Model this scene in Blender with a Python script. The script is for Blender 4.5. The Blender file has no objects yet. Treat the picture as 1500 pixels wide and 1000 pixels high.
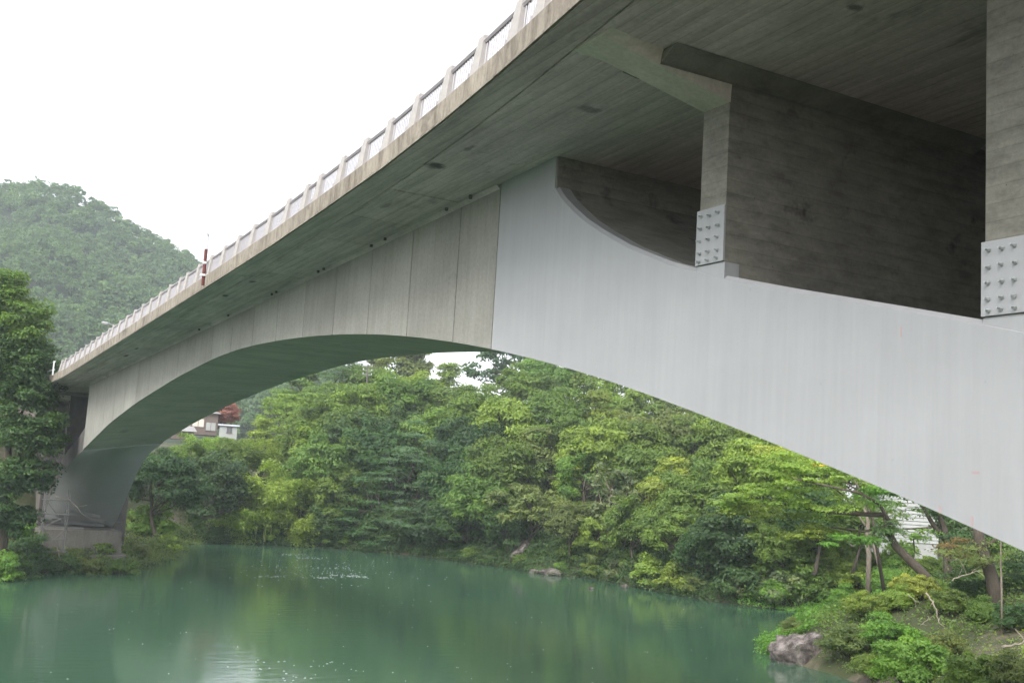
import bpy, math, random
import numpy as np

# ------------------------------------------------------------------ camera, sky, sun, exposure
SC = bpy.context.scene
COL = SC.collection
CAM = np.array([0.0, 0.0, 9.4])
F = 1648.3                      # focal length in pixels of the 1500 px wide photograph
YAW, PITCH, ROLL = 0.52334, 0.127156, 0.059883
FWD = np.array([math.cos(PITCH) * math.sin(YAW), math.cos(PITCH) * math.cos(YAW), math.sin(PITCH)])
_r = np.array([math.cos(YAW), -math.sin(YAW), 0.0])
_u = np.cross(_r, FWD)
RIGHT = _r * math.cos(ROLL) + _u * math.sin(ROLL)
UP = _u * math.cos(ROLL) - _r * math.sin(ROLL)

from mathutils import Matrix, Vector
cd = bpy.data.cameras.new('camera')
cd.sensor_width = 36.0
cd.lens = F / 1500.0 * 36.0
cd.clip_start = 0.1
cd.clip_end = 6000.0
cam = bpy.data.objects.new('camera', cd)
COL.objects.link(cam)
M = Matrix.Identity(4)
for i in range(3):
    M[i][0], M[i][1], M[i][2], M[i][3] = RIGHT[i], UP[i], -FWD[i], CAM[i]
cam.matrix_world = M
SC.camera = cam

SUN_EL, SUN_AZ = math.radians(42), math.radians(240)      # azimuth clockwise from +Y
wd = bpy.data.worlds.new('World')
SC.world = wd
wd.use_nodes = True
nt = wd.node_tree
bg = nt.nodes['Background']
sky = nt.nodes.new('ShaderNodeTexSky')
sky.sky_type = 'NISHITA'
sky.sun_disc = False
sky.sun_elevation = SUN_EL
sky.sun_rotation = SUN_AZ
sky.air_density = 1.0
sky.dust_density = 1.5
sky.ozone_density = 1.0
hs = nt.nodes.new('ShaderNodeHueSaturation')              # overcast: the blue is veiled by cloud
hs.inputs['Saturation'].default_value = 0.16
nt.links.new(sky.outputs[0], hs.inputs['Color'])
nt.links.new(hs.outputs[0], bg.inputs['Color'])
bg.inputs['Strength'].default_value = 0.15
sl = bpy.data.lights.new('sun', 'SUN')
sl.energy = 1.5
sl.angle = math.radians(24)
sl.color = (1.0, 0.96, 0.9)
sun = bpy.data.objects.new('sun', sl)
COL.objects.link(sun)
_d = Vector((-math.sin(SUN_AZ) * math.cos(SUN_EL), -math.cos(SUN_AZ) * math.cos(SUN_EL), -math.sin(SUN_EL)))
sun.rotation_euler = _d.to_track_quat('-Z', 'Y').to_euler()
sun.location = (-40, -40, 90)
SC.view_settings.view_transform = 'Standard'
SC.view_settings.look = 'None'
SC.view_settings.gamma = 1.0
SC.view_settings.use_curve_mapping = False
SC.view_settings.exposure = 1.45
SC.cycles.max_bounces = 5
SC.cycles.diffuse_bounces = 3
SC.cycles.glossy_bounces = 3
SC.cycles.transmission_bounces = 3
SC.cycles.volume_bounces = 1
SC.cycles.use_adaptive_sampling = True
SC.cycles.adaptive_threshold = 0.04
SC.cycles.caustics_reflective = False
SC.cycles.caustics_refractive = False

# ------------------------------------------------------------------ helpers
RNG = np.random.default_rng(11)
random.seed(5)

def ray(px, py):
    v = FWD + RIGHT * ((px - 750.0) / F) - UP * ((py - 500.0) / F)
    return v / math.hypot(v[0], v[1])          # unit horizontal length

def at(px, py, dist):
    return CAM + ray(px, py) * dist

def new_mesh(name, verts, faces=None, quads=None, tris=None, smooth=False):
    me = bpy.data.meshes.new(name)
    verts = np.asarray(verts, dtype=np.float32).reshape(-1, 3)
    if faces is not None:
        me.from_pydata(verts.tolist(), [], faces)
    else:
        f = quads if quads is not None else tris
        f = np.asarray(f, dtype=np.int32)
        k = f.shape[1]
        me.vertices.add(len(verts))
        me.vertices.foreach_set('co', verts.ravel())
        me.loops.add(f.size)
        me.loops.foreach_set('vertex_index', f.ravel())
        me.polygons.add(len(f))
        me.polygons.foreach_set('loop_start', np.arange(0, f.size, k, dtype=np.int32))
        me.polygons.foreach_set('loop_total', np.full(len(f), k, dtype=np.int32))
        me.update(calc_edges=True)
    if smooth:
        me.polygons.foreach_set('use_smooth', np.ones(len(me.polygons), dtype=bool))
    return me

def link(name, me, mat=None, parent=None, loc=(0, 0, 0), rot=(0, 0, 0), scale=(1, 1, 1)):
    o = bpy.data.objects.new(name, me)
    COL.objects.link(o)
    o.location = loc
    o.rotation_euler = rot
    o.scale = scale
    if mat is not None and me is not None and len(me.materials) == 0:
        me.materials.append(mat)
    if parent is not None:
        o.parent = parent
    return o

def tag(o, label=None, cat=None, group=None, kind=None):
    if label: o['label'] = label
    if cat: o['category'] = cat
    if group: o['group'] = group
    if kind: o['kind'] = kind
    return o

def empty(name, loc, label=None, cat=None, group=None, rz=0.0):
    o = bpy.data.objects.new(name, None)
    COL.objects.link(o)
    o.location = loc
    o.rotation_euler = (0, 0, rz)
    o.empty_display_size = 0.3
    return tag(o, label, cat, group)

class MB:
    """collects verts and faces of one mesh"""
    def __init__(s): s.v = []; s.f = []
    def add(s, vs, fs):
        n = len(s.v)
        s.v += [tuple(map(float, p)) for p in vs]
        s.f += [tuple(i + n for i in f) for f in fs]
        return s
    def box(s, lo, hi):
        x0, y0, z0 = lo; x1, y1, z1 = hi
        return s.add([(x0,y0,z0),(x1,y0,z0),(x1,y1,z0),(x0,y1,z0),(x0,y0,z1),(x1,y0,z1),(x1,y1,z1),(x0,y1,z1)],
                     [(0,3,2,1),(4,5,6,7),(0,1,5,4),(1,2,6,5),(2,3,7,6),(3,0,4,7)])
    def hexa(s, p):           # 8 points: bottom loop, top loop
        return s.add(p, [(0,3,2,1),(4,5,6,7),(0,1,5,4),(1,2,6,5),(2,3,7,6),(3,0,4,7)])
    def tube(s, pts, rad, n=6):
        pts = np.asarray(pts, float)
        rad = np.broadcast_to(np.asarray(rad, float), (len(pts),))
        vs = []
        for i, p in enumerate(pts):
            t = pts[min(i + 1, len(pts) - 1)] - pts[max(i - 1, 0)]
            t = t / (np.linalg.norm(t) + 1e-9)
            a = np.cross(t, (0.0, 0.0, 1.0)) if abs(t[2]) < 0.95 else np.cross(t, (1.0, 0.0, 0.0))
            a /= np.linalg.norm(a) + 1e-9
            b = np.cross(t, a)
            for k in range(n):
                w = 2 * math.pi * k / n
                vs.append(p + rad[i] * (a * math.cos(w) + b * math.sin(w)))
        fs = []
        for i in range(len(pts) - 1):
            for k in range(n):
                fs.append((i*n+k, i*n+(k+1) % n, (i+1)*n+(k+1) % n, (i+1)*n+k))
        fs.append(tuple(range(n))[::-1]); fs.append(tuple((len(pts)-1)*n + k for k in range(n)))
        return s.add(vs, fs)
    def loft(s, profs):       # list of equal-length closed profiles
        n = len(profs[0]); vs = [p for pr in profs for p in pr]; fs = []
        for i in range(len(profs) - 1):
            for k in range(n):
                fs.append((i*n+k, i*n+(k+1) % n, (i+1)*n+(k+1) % n, (i+1)*n+k))
        fs.append(tuple(range(n))[::-1]); fs.append(tuple((len(profs)-1)*n + k for k in range(n)))
        return s.add(vs, fs)
    def mesh(s, name, off=(0, 0, 0), smooth=False):
        v = np.asarray(s.v, float) - np.asarray(off, float)
        me = new_mesh(name, v, faces=s.f)
        import bmesh
        bm = bmesh.new(); bm.from_mesh(me)
        bmesh.ops.recalc_face_normals(bm, faces=bm.faces)
        bm.to_mesh(me); bm.free()
        if smooth:
            me.polygons.foreach_set('use_smooth', np.ones(len(me.polygons), dtype=bool))
        return me

# ------------------------------------------------------------------ materials
def nodes(name):
    m = bpy.data.materials.new(name)
    m.use_nodes = True
    t = m.node_tree
    return m, t, t.nodes['Principled BSDF'], t.nodes['Material Output']

def N(t, typ, **kw):
    n = t.nodes.new(typ)
    for k, v in kw.items():
        if hasattr(n, k) and not k.startswith('in_'): setattr(n, k, v)
    return n

def coords(t, scale=(1, 1, 1), rot=(0, 0, 0)):
    c = N(t, 'ShaderNodeTexCoord'); m = N(t, 'ShaderNodeMapping')
    m.inputs['Scale'].default_value = scale; m.inputs['Rotation'].default_value = rot
    t.links.new(c.outputs['Object'], m.inputs['Vector'])
    return m.outputs['Vector']

def noise(t, vec, scale, detail=5.0, rough=0.6):
    n = N(t, 'ShaderNodeTexNoise')
    n.inputs['Scale'].default_value = scale; n.inputs['Detail'].default_value = detail; n.inputs['Roughness'].default_value = rough
    if vec is not None: t.links.new(vec, n.inputs['Vector'])
    return n.outputs['Fac']

def ramp(t, fac, stops):
    r = N(t, 'ShaderNodeValToRGB')
    el = r.color_ramp.elements
    while len(el) < len(stops): el.new(0.5)
    for e, (p, c) in zip(el, stops):
        e.position = p
        e.color = (c, c, c, 1) if isinstance(c, (int, float)) else (*c, 1)
    t.links.new(fac, r.inputs['Fac'])
    return r.outputs['Color']

def mix(t, a, b, fac, mode='MIX'):
    m = N(t, 'ShaderNodeMix', data_type='RGBA', blend_type=mode)
    for s, v in ((6, a), (7, b), (0, fac)):
        if hasattr(v, 'is_output') or hasattr(v, 'links'): t.links.new(v, m.inputs[s])
        elif s == 0: m.inputs[0].default_value = v
        else: m.inputs[s].default_value = (*v, 1)
    return m.outputs[2]

def bump(t, p, h, strength=0.3, dist=0.05):
    b = N(t, 'ShaderNodeBump')
    b.inputs['Strength'].default_value = strength; b.inputs['Distance'].default_value = dist
    t.links.new(h, b.inputs['Height']); t.links.new(b.outputs['Normal'], p.inputs['Normal'])

def simple(name, col, rough=0.7, metal=0.0, var=0.15, scale=3.0):
    m, t, p, o = nodes(name)
    v = coords(t)
    n = noise(t, v, scale)
    c = mix(t, tuple(x * (1 - var) for x in col), tuple(min(1, x * (1 + var)) for x in col), n)
    t.links.new(c, p.inputs['Base Color'])
    p.inputs['Roughness'].default_value = rough; p.inputs['Metallic'].default_value = metal
    return m

def concrete(name, base, dark, streak=(1.2, 1.2, 0.12), amount=0.6, boards=None, blot=0.5, pits=True, stains=()):
    m, t, p, o = nodes(name)
    v = coords(t)
    big = ramp(t, noise(t, v, 0.35, 6, 0.65), [(0.35, 0.0), (0.7, 1.0)])
    st = ramp(t, noise(t, coords(t, streak), 2.0, 6, 0.7), [(0.42, 0.0), (0.75, 1.0)])
    fine = noise(t, v, 9.0, 6, 0.7)
    c = mix(t, base, tuple(x * 0.78 for x in base), big)
    m1 = N(t, 'ShaderNodeMath', operation='MULTIPLY'); t.links.new(st, m1.inputs[0]); m1.inputs[1].default_value = amount
    c = mix(t, c, dark, m1.outputs[0])
    sp = ramp(t, noise(t, coords(t, (0.5, 0.22, 0.5)), 1.3, 4, 0.75), [(0.6, 0.0), (0.72, 1.0)])
    m2 = N(t, 'ShaderNodeMath', operation='MULTIPLY'); t.links.new(sp, m2.inputs[0]); m2.inputs[1].default_value = blot
    c = mix(t, c, tuple(x * 0.45 for x in dark), m2.outputs[0])
    c = mix(t, c, ramp(t, fine, [(0.3, 0.72), (0.7, 1.15)]), 0.6, 'MULTIPLY')
    h = fine
    for (sx, sy, sz), (ra, rb), dk in stains:
        vm = N(t, 'ShaderNodeVectorMath', operation='SUBTRACT'); t.links.new(v, vm.inputs[0]); vm.inputs[1].default_value = (sx, sy, sz)
        vs_ = N(t, 'ShaderNodeVectorMath', operation='MULTIPLY'); t.links.new(vm.outputs[0], vs_.inputs[0]); vs_.inputs[1].default_value = (1 / ra, 1 / rb, 0.3)
        vl = N(t, 'ShaderNodeVectorMath', operation='LENGTH'); t.links.new(vs_.outputs[0], vl.inputs[0])
        ad = N(t, 'ShaderNodeMath', operation='MULTIPLY_ADD'); t.links.new(noise(t, v, 2.2, 5, 0.7), ad.inputs[0]); ad.inputs[1].default_value = 1.1; t.links.new(vl.outputs[1], ad.inputs[2])
        c = mix(t, c, (0.045, 0.04, 0.045), ramp(t, ad.outputs[0], [(0.75, dk), (0.98, 0.0)]))
    oi = N(t, 'ShaderNodeObjectInfo')
    mr = N(t, 'ShaderNodeMapRange'); mr.inputs[3].default_value = 0.86; mr.inputs[4].default_value = 1.06
    t.links.new(oi.outputs['Random'], mr.inputs[0])
    c = mix(t, c, mr.outputs[0], 1.0, 'MULTIPLY')
    if boards:
        wv = N(t, 'ShaderNodeTexWave', wave_type='BANDS', bands_direction=boards[0], wave_profile='SAW')
        t.links.new(v, wv.inputs['Vector'])
        wv.inputs['Scale'].default_value = boards[1]; wv.inputs['Distortion'].default_value = 0.5; wv.inputs['Detail'].default_value = 3.0
        bl = ramp(t, wv.outputs['Fac'], [(0.0, 0.5), (0.11, 1.0), (1.0, 0.86)])
        c = mix(t, c, bl, boards[2], 'MULTIPLY')
    if pits:
        vo = N(t, 'ShaderNodeTexVoronoi'); vo.inputs['Scale'].default_value = 5.5
        t.links.new(v, vo.inputs['Vector'])
        pt = ramp(t, vo.outputs['Distance'], [(0.05, 1.0), (0.085, 0.0)])
        gate = ramp(t, noise(t, v, 1.1, 2), [(0.56, 0.0), (0.6, 0.8)])
        mm = N(t, 'ShaderNodeMath', operation='MULTIPLY'); t.links.new(pt, mm.inputs[0]); t.links.new(gate, mm.inputs[1])
        c = mix(t, c, (0.05, 0.045, 0.04), mm.outputs[0])
    t.links.new(c, p.inputs['Base Color'])
    p.inputs['Roughness'].default_value = 0.88
    p.inputs['Specular IOR Level'].default_value = 0.25
    bump(t, p, h, 0.25, 0.02)
    return m

MAT = {}
BRIDGE_BASE = np.array([18.5, 0.0, 6.0])
def deck_spot(px, py):
    r = ray(px, py); t = (8.62 + 0.0433 * 30.2) / (r[2] + 0.0433 * r[1])
    return tuple(CAM + r * t - BRIDGE_BASE)
# damp stains under the deck: where, half width and half length in metres, strength
STAINS = [(deck_spot(638, 243), (0.75, 0.95), 0.85), (deck_spot(690, 216), (0.25, 0.9), 0.6), (deck_spot(860, 160), (0.8, 0.5), 0.5), (deck_spot(330, 432), (0.35, 0.6), 0.8),
          (deck_spot(185, 520), (0.3, 1.6), 0.9), (deck_spot(200, 510), (0.25, 1.5), 0.8), (deck_spot(370, 412), (0.35, 0.6), 0.7), (deck_spot(1255, 12), (0.5, 0.4), 0.7), (deck_spot(565, 300), (0.35, 1.2), 0.5)]
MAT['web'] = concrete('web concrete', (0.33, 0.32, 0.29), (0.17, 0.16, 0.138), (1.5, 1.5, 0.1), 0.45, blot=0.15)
MAT['soffit'] = concrete('soffit concrete', (0.56, 0.46, 0.45), (0.24, 0.20, 0.19), (0.15, 0.8, 0.8), 0.5, boards=('X', 1.1, 0.35), blot=0.3, pits=False)
MAT['under'] = concrete('deck underside concrete', (0.70, 0.58, 0.59), (0.28, 0.235, 0.235), (1.6, 0.16, 1.0), 0.75, boards=('X', 0.95, 0.7), blot=0.6, pits=False, stains=STAINS)
MAT['pale'] = concrete('pale bracket concrete', (0.80, 0.74, 0.66), (0.46, 0.42, 0.36), (0.5, 1.5, 0.5), 0.6, blot=0.4, pits=False)
MAT['shadeconc'] = concrete('shade toned concrete', (0.13, 0.12, 0.115), (0.05, 0.045, 0.045), (0.6, 0.6, 0.3), 0.7, blot=0.4)  # shade of the far arch opening put into the concrete colour
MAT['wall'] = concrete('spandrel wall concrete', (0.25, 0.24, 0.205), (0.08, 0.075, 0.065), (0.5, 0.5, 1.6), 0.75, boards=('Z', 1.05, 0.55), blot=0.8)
MAT['parapet'] = concrete('parapet concrete', (0.37, 0.325, 0.27), (0.085, 0.068, 0.05), (1.3, 1.3, 0.35), 1.0, blot=0.6, pits=False)
MAT['abut'] = concrete('abutment concrete', (0.19, 0.175, 0.155), (0.08, 0.07, 0.06), (1.0, 1.0, 0.2), 0.7, blot=0.4)

def paint_mat():
    m, t, p, o = nodes('grey bridge paint')
    v = coords(t)
    st = noise(t, coords(t, (2.0, 2.0, 0.09)), 2.4, 6, 0.7)
    big = noise(t, v, 0.25, 4)
    big = noise(t, coords(t, (1, 0.6, 1.0)), 0.45, 6, 0.65)
    c = mix(t, (0.268, 0.272, 0.280), (0.338, 0.342, 0.352), big)
    c = mix(t, c, ramp(t, st, [(0.35, 0.90), (0.7, 1.03)]), 0.7, 'MULTIPLY')
    sp = ramp(t, noise(t, v, 7.0, 2, 0.5), [(0.73, 0.0), (0.77, 0.4)])
    c = mix(t, c, (0.20, 0.21, 0.22), sp)
    t.links.new(c, p.inputs['Base Color'])
    p.inputs['Roughness'].default_value = 0.55
    p.inputs['Specular IOR Level'].default_value = 0.35
    bump(t, p, noise(t, v, 1.2, 5, 0.5), 0.12, 0.05)
    return m
MAT['paint'] = paint_mat()
MAT['asphalt'] = simple('asphalt', (0.05, 0.05, 0.052), 0.9)
MAT['rail'] = simple('railing metal', (0.33, 0.30, 0.32), 0.5, 0.0, 0.1, 4)
MAT['bar'] = simple('white baluster paint', (0.36, 0.34, 0.36), 0.5, 0, 0.04, 4)
MAT['post'] = simple('railing post concrete', (0.36, 0.335, 0.318), 0.8, 0, 0.22, 5)
MAT['whitepaint'] = simple('white paint', (0.72, 0.73, 0.74), 0.5, 0, 0.06)
MAT['galv'] = simple('galvanised steel', (0.36, 0.37, 0.37), 0.5, 0.5, 0.2)
MAT['oldsteel'] = simple('dull scaffold tube', (0.17, 0.17, 0.165), 0.7, 0.2, 0.3)
MAT['red'] = simple('red lacquer', (0.12, 0.03, 0.028), 0.8, 0, 0.3, 6)
MAT['scuff'] = simple('red scuff', (0.34, 0.24, 0.245), 0.7)
MAT['bolt'] = simple('bolt steel', (0.33, 0.35, 0.35), 0.45, 0.3)
MAT['dark'] = simple('dark grime', (0.075, 0.068, 0.062), 0.95)
MAT['brownwood'] = simple('brown timber', (0.15, 0.115, 0.10), 0.8)
MAT['roofpale'] = simple('pale weathered roof', (0.46, 0.45, 0.40), 0.7)
MAT['roofgrey'] = simple('grey roof', (0.30, 0.29, 0.29), 0.7)
MAT['roofblue'] = simple('pale blue roof', (0.62, 0.66, 0.76), 0.5)
MAT['cream'] = simple('cream wall', (0.62, 0.58, 0.50), 0.8)
MAT['whitewall'] = simple('white wall', (0.36, 0.37, 0.36), 0.75)
MAT['pane'] = simple('window pane', (0.10, 0.11, 0.12), 0.12, 0, 0.05)
MAT['deadwood'] = simple('bleached dead wood', (0.30, 0.255, 0.205), 0.9, 0, 0.45, 8)

def bark(name, col):
    m, t, p, o = nodes(name)
    n = noise(t, coords(t, (5, 5, 0.9)), 3.0, 6, 0.7)
    t.links.new(ramp(t, n, [(0.3, tuple(c * 0.55 for c in col)), (0.7, tuple(c * 1.3 for c in col))]), p.inputs['Base Color'])
    p.inputs['Roughness'].default_value = 0.95
    bump(t, p, n, 0.6, 0.05)
    return m
MAT['bark'] = bark('bark', (0.085, 0.068, 0.052))
MAT['barkpale'] = bark('pale bark', (0.25, 0.205, 0.165))
MAT['culm'] = bark('bamboo culm', (0.16, 0.20, 0.06))

def leaf_mat(name, tr=0.46):
    m, t, p, o = nodes(name)
    oi = N(t, 'ShaderNodeObjectInfo')
    at_ = N(t, 'ShaderNodeAttribute', attribute_name='tone')
    k = ramp(t, at_.outputs['Fac'], [(0.0, (0.62, 0.68, 0.72)), (0.5, (1.0, 1.0, 1.0)), (1.0, (1.5, 1.42, 1.0))])
    c = mix(t, oi.outputs['Color'], k, 1.0, 'MULTIPLY')
    hsn = N(t, 'ShaderNodeHueSaturation')
    mr = N(t, 'ShaderNodeMapRange'); mr.inputs[3].default_value = 0.485; mr.inputs[4].default_value = 0.512
    t.links.new(oi.outputs['Random'], mr.inputs[0]); t.links.new(mr.outputs[0], hsn.inputs['Hue'])
    t.links.new(c, hsn.inputs['Color'])
    c = hsn.outputs['Color']
    t.links.new(c, p.inputs['Base Color'])
    p.inputs['Roughness'].default_value = 0.5
    p.inputs['Specular IOR Level'].default_value = 0.35
    tl = N(t, 'ShaderNodeBsdfTranslucent')
    t.links.new(mix(t, c, (1.15, 1.1, 0.6), 1.0, 'MULTIPLY'), tl.inputs['Color'])
    ms = N(t, 'ShaderNodeMixShader'); ms.inputs[0].default_value = tr
    t.links.new(p.outputs[0], ms.inputs[1]); t.links.new(tl.outputs[0], ms.inputs[2])
    t.links.new(ms.outputs[0], o.inputs['Surface'])
    return m
MAT['leaf'] = leaf_mat('foliage')

def ground_mat():
    m, t, p, o = nodes('bank soil')
    v = coords(t)
    a = noise(t, v, 0.12, 6, 0.65); b = noise(t, v, 1.7, 6, 0.7)
    c = mix(t, (0.035, 0.045, 0.018), (0.065, 0.075, 0.025), b)
    c = mix(t, c, ramp(t, b, [(0.3, (0.10, 0.074, 0.057)), (0.7, (0.23, 0.18, 0.145))]), ramp(t, a, [(0.5, 0.0), (0.6, 1.0)]))
    t.links.new(c, p.inputs['Base Color'])
    p.inputs['Roughness'].default_value = 0.97
    bump(t, p, b, 0.7, 0.2)
    return m
MAT['ground'] = ground_mat()
MAT['forestfloor'] = simple('mountain forest floor', (0.022, 0.035, 0.016), 0.95, 0, 0.4, 0.05)

def rock_mat():
    m, t, p, o = nodes('rock')
    v = coords(t, (1, 1, 0.6))
    n = noise(t, v, 1.6, 8, 0.7); g = noise(t, coords(t), 0.8, 4)
    c = ramp(t, n, [(0.3, (0.02, 0.016, 0.015)), (0.47, (0.085, 0.07, 0.063)), (0.68, (0.30, 0.265, 0.25))])
    c = mix(t, c, (0.07, 0.085, 0.03), ramp(t, g, [(0.55, 0.0), (0.68, 0.7)]))
    t.links.new(c, p.inputs['Base Color']); p.inputs['Roughness'].default_value = 0.9
    bump(t, p, n, 0.8, 0.25)
    return m
MAT['rock'] = rock_mat()

def water_mat():
    m, t, p, o = nodes('river water')
    v = coords(t, (1, 1, 1), (0, 0, 0.4))
    a = noise(t, coords(t, (0.5, 1.4, 1), (0, 0, 0.35)), 1.1, 4, 0.55)
    b = noise(t, v, 0.07, 3, 0.5)
    c = mix(t, (0.040, 0.092, 0.055), (0.054, 0.114, 0.069), b)
    t.links.new(c, p.inputs['Base Color'])
    p.inputs['Roughness'].default_value = 0.075
    p.inputs['IOR'].default_value = 1.33
    p.inputs['Specular IOR Level'].default_value = 0.4
    # the riffle: choppier water where the current runs over shallows
    gate = ramp(t, noise(t, coords(t, (0.5, 0.5, 1)), 0.06, 3, 0.6), [(0.50, 0.30), (0.66, 1.0)])
    mm = N(t, 'ShaderNodeMath', operation='MULTIPLY'); t.links.new(a, mm.inputs[0]); t.links.new(gate, mm.inputs[1])
    bump(t, p, mm.outputs[0], 0.30, 0.12)
    return m
MAT['water'] = water_mat()
MAT['foam'] = simple('foam', (0.5, 0.55, 0.53), 0.6, 0, 0.05)

# ------------------------------------------------------------------ the river and its banks
SHORE_FAR = [(48.3,44.0),(49.5,49.3),(50.3,52.9),(56.0,58.5),(62,61.0),(70,66.0),(77,70.5),(74,74.0),(70.6,78.9),(70.0,85.9),
             (70.7,94.4),(71.3,101.3),(67.8,106.9),(67.3,115.0),(65.9,119.2),(62.5,131.0),(56.6,139.2),(48.9,143.6),
             (42.6,143.8),(38.8,142.4),(34.6,138.0),(33.1,130.0),(29.3,119.0),(25.1,110.0),(21.5,104.2),(15.5,102.4),(12.0,101.2),(10.4,96.5),(6,93.5),(-6,94),(-30,112),(-90,118),(-260,130)]
SHORE_NEAR = [(-260,20),(-90,16),(-30,13),(-6,11.5),(6,12),(16,15),(27,22),(36,30),(43,37)]
RIVER = np.array(SHORE_FAR + SHORE_NEAR, float)

def shore_sd(x, y):
    """distance to the river polygon, positive on land"""
    x = np.atleast_1d(np.asarray(x, float)); y = np.atleast_1d(np.asarray(y, float))
    best = np.full(x.shape, 1e9); ins = np.zeros(x.shape, bool)
    n = len(RIVER)
    for i in range(n):
        ax, ay = RIVER[i]; bx, by = RIVER[(i + 1) % n]
        ex, ey = bx - ax, by - ay
        t = np.clip(((x - ax) * ex + (y - ay) * ey) / (ex * ex + ey * ey), 0, 1)
        best = np.minimum(best, np.hypot(x - ax - t * ex, y - ay - t * ey))
        if ay != by:
            c = ((ay > y) != (by > y)) & (x < (bx - ax) * (y - ay) / (by - ay) + ax)
            ins ^= c
    return np.where(ins, -best, best)

def sstep(a, b, x):
    t = np.clip((x - a) / (b - a), 0, 1); return t * t * (3 - 2 * t)

def vnoise(x, y, s, seed=0):
    r = np.zeros_like(x)
    for k in range(5):
        a = 1.7 * k + seed; f = s * (1.0 + 0.55 * k)
        r = r + np.sin(x * f * math.cos(a) + y * f * math.sin(a) + 2.3 * a) / (1 + k * 0.6)
    return r / 2.6

def height(x, y):
    x = np.atleast_1d(np.asarray(x, float)); y = np.atleast_1d(np.asarray(y, float))
    d = shore_sd(x, y)
    th = np.degrees(np.arctan2(x, np.maximum(y, 1e-3)))
    cap = np.interp(th, [8, 15, 19, 23, 27, 32, 38, 46, 60], [14, 13.5, 15, 18, 18.5, 18, 13, 8.5, 9])
    slope = np.interp(th, [10, 16, 24, 36, 44, 50], [0.33, 0.38, 0.52, 0.5, 0.33, 0.3])
    dd = np.maximum(d, 0)
    far = 0.9 * (1 - np.exp(-dd / 0.8)) + cap * (1 - np.exp(-dd * slope / cap * 1.25))
    head = 1.0 * (1 - np.exp(-dd / 1.0)) + 0.18 * np.minimum(dd, 5) + 12.6 * sstep(5.5, 17, dd)      # headland at the far end of the bridge
    near = 0.8 * (1 - np.exp(-dd / 0.8)) + 7.0 * (1 - np.exp(-dd * 0.115))
    w_head = sstep(36, 30, x) * sstep(95, 100, y)
    w_near = sstep(58, 44, y) * sstep(52, 40, x)
    h = far * (1 - w_head) + head * w_head
    h = h * (1 - w_near) + near * w_near
    h = h + vnoise(x, y, 0.35, 1.0) * 0.28 * sstep(0.5, 4, dd) + vnoise(x, y, 0.09, 3.0) * 0.7 * sstep(3, 14, dd) * sstep(25, 45, np.hypot(x, y))
    h = np.where(d < 0, np.maximum(-2.5, d * 0.7), h)
    return h

def hgt(x, y): return float(height(x, y)[0])

def grid_mesh(name, xs, ys, zf):
    X, Y = np.meshgrid(xs, ys)
    Z = zf(X.ravel(), Y.ravel())
    v = np.stack([X.ravel(), Y.ravel(), Z], 1)
    nx, ny = len(xs), len(ys)
    i = (np.arange(ny - 1)[:, None] * nx + np.arange(nx - 1)[None, :]).ravel()
    return new_mesh(name, v, quads=np.stack([i, i + 1, i + nx + 1, i + nx], 1), smooth=True)

xs = np.unique(np.concatenate([np.arange(-260, -10, 8.0), np.arange(-10, 120, 1.25), np.arange(120, 420, 8.0)]))
ys = np.unique(np.concatenate([np.arange(-120, -8, 8.0), np.arange(-8, 190, 1.25), np.arange(190, 460, 8.0)]))
tag(link('ground', grid_mesh('ground', xs, ys, height), MAT['ground']), kind='structure')
tag(link('outer_terrain', grid_mesh('outer_terrain', np.arange(-3000, 3001, 500.0), np.arange(-3000, 3001, 500.0), lambda x, y: np.full_like(x, -3.0)), MAT['forestfloor']), kind='structure')
tag(link('river_water', new_mesh('river_water', [(-400,-60,0),(140,-60,0),(140,190,0),(-400,190,0)], quads=[(0,1,2,3)]), MAT['water']), kind='structure')

# ------------------------------------------------------------------ the bridge
X0, X1 = 15.49, 21.51
ZC = CAM[2]
def zd(by): return ZC + 8.62 - 0.0433 * (by - 30.2)           # underside of the deck
_fy = [-14, 0, 10, 17.3, 21.6, 24.6, 29.0, 33.7, 39.7, 46.2, 57.0, 71.0, 84, 90, 93.5, 96, 98, 99.5]
_fx = [7.6, 9.1, 10.2, 11.03, 11.53, 11.82, 12.14, 12.34, 12.55, 12.66, 12.80, 12.98, 13.15, 13.2, 13.05, 12.7, 12.1, 11.3]
def xf(by): return float(np.interp(by, _fy, _fx))
_sy = [-4, 0, 5, 8, 10.97, 12.88, 14.38, 16.1, 18.12, 20.5, 23.35, 25.69, 27.98, 30.47, 34.05, 37.42, 40.89, 44.4, 47.83, 51.09, 54.5, 57.54, 64.37, 74.42, 82.64, 90.97, 98.0, 103.0, 106.0, 108.5]
_sn = [-6.6, -4.6, -2.65, -1.55, -0.50, 0.10, 0.54, 1.03, 1.60, 2.25, 2.93, 3.42, 3.84, 4.25, 4.74, 5.09, 5.36, 5.55, 5.66, 5.71, 5.66, 5.50, 4.96, 3.85, 2.65, 0.98, -0.45, -1.9, -3.6, -5.8]
_sf = [-6.6, -4.6, -2.65, -1.55, -0.50, 0.10, 0.54, 1.03, 1.60, 2.25, 2.93, 3.42, 3.84, 4.25, 4.74, 5.09, 5.36, 5.55, 5.66, 5.71, 5.66, 5.50, 5.12, 4.2, 3.2, 1.95, 0.6, -2.6, -5.0, -6.0]
_ty = [-4, 0, 5, 11.0, 11.72, 13.67, 16.23, 18.29, 19.96, 21.57, 22.76, 23.5, 24.06, 24.6, 25.04]
_tz = [-1.6, -0.3, 1.25, 2.91, 3.10, 3.58, 4.20, 4.73, 5.25, 5.88, 6.47, 6.87, 7.24, 7.64, 8.07]
_uy = [92, 92.6, 93.6, 95, 97, 99.5, 104, 108.5]
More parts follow.
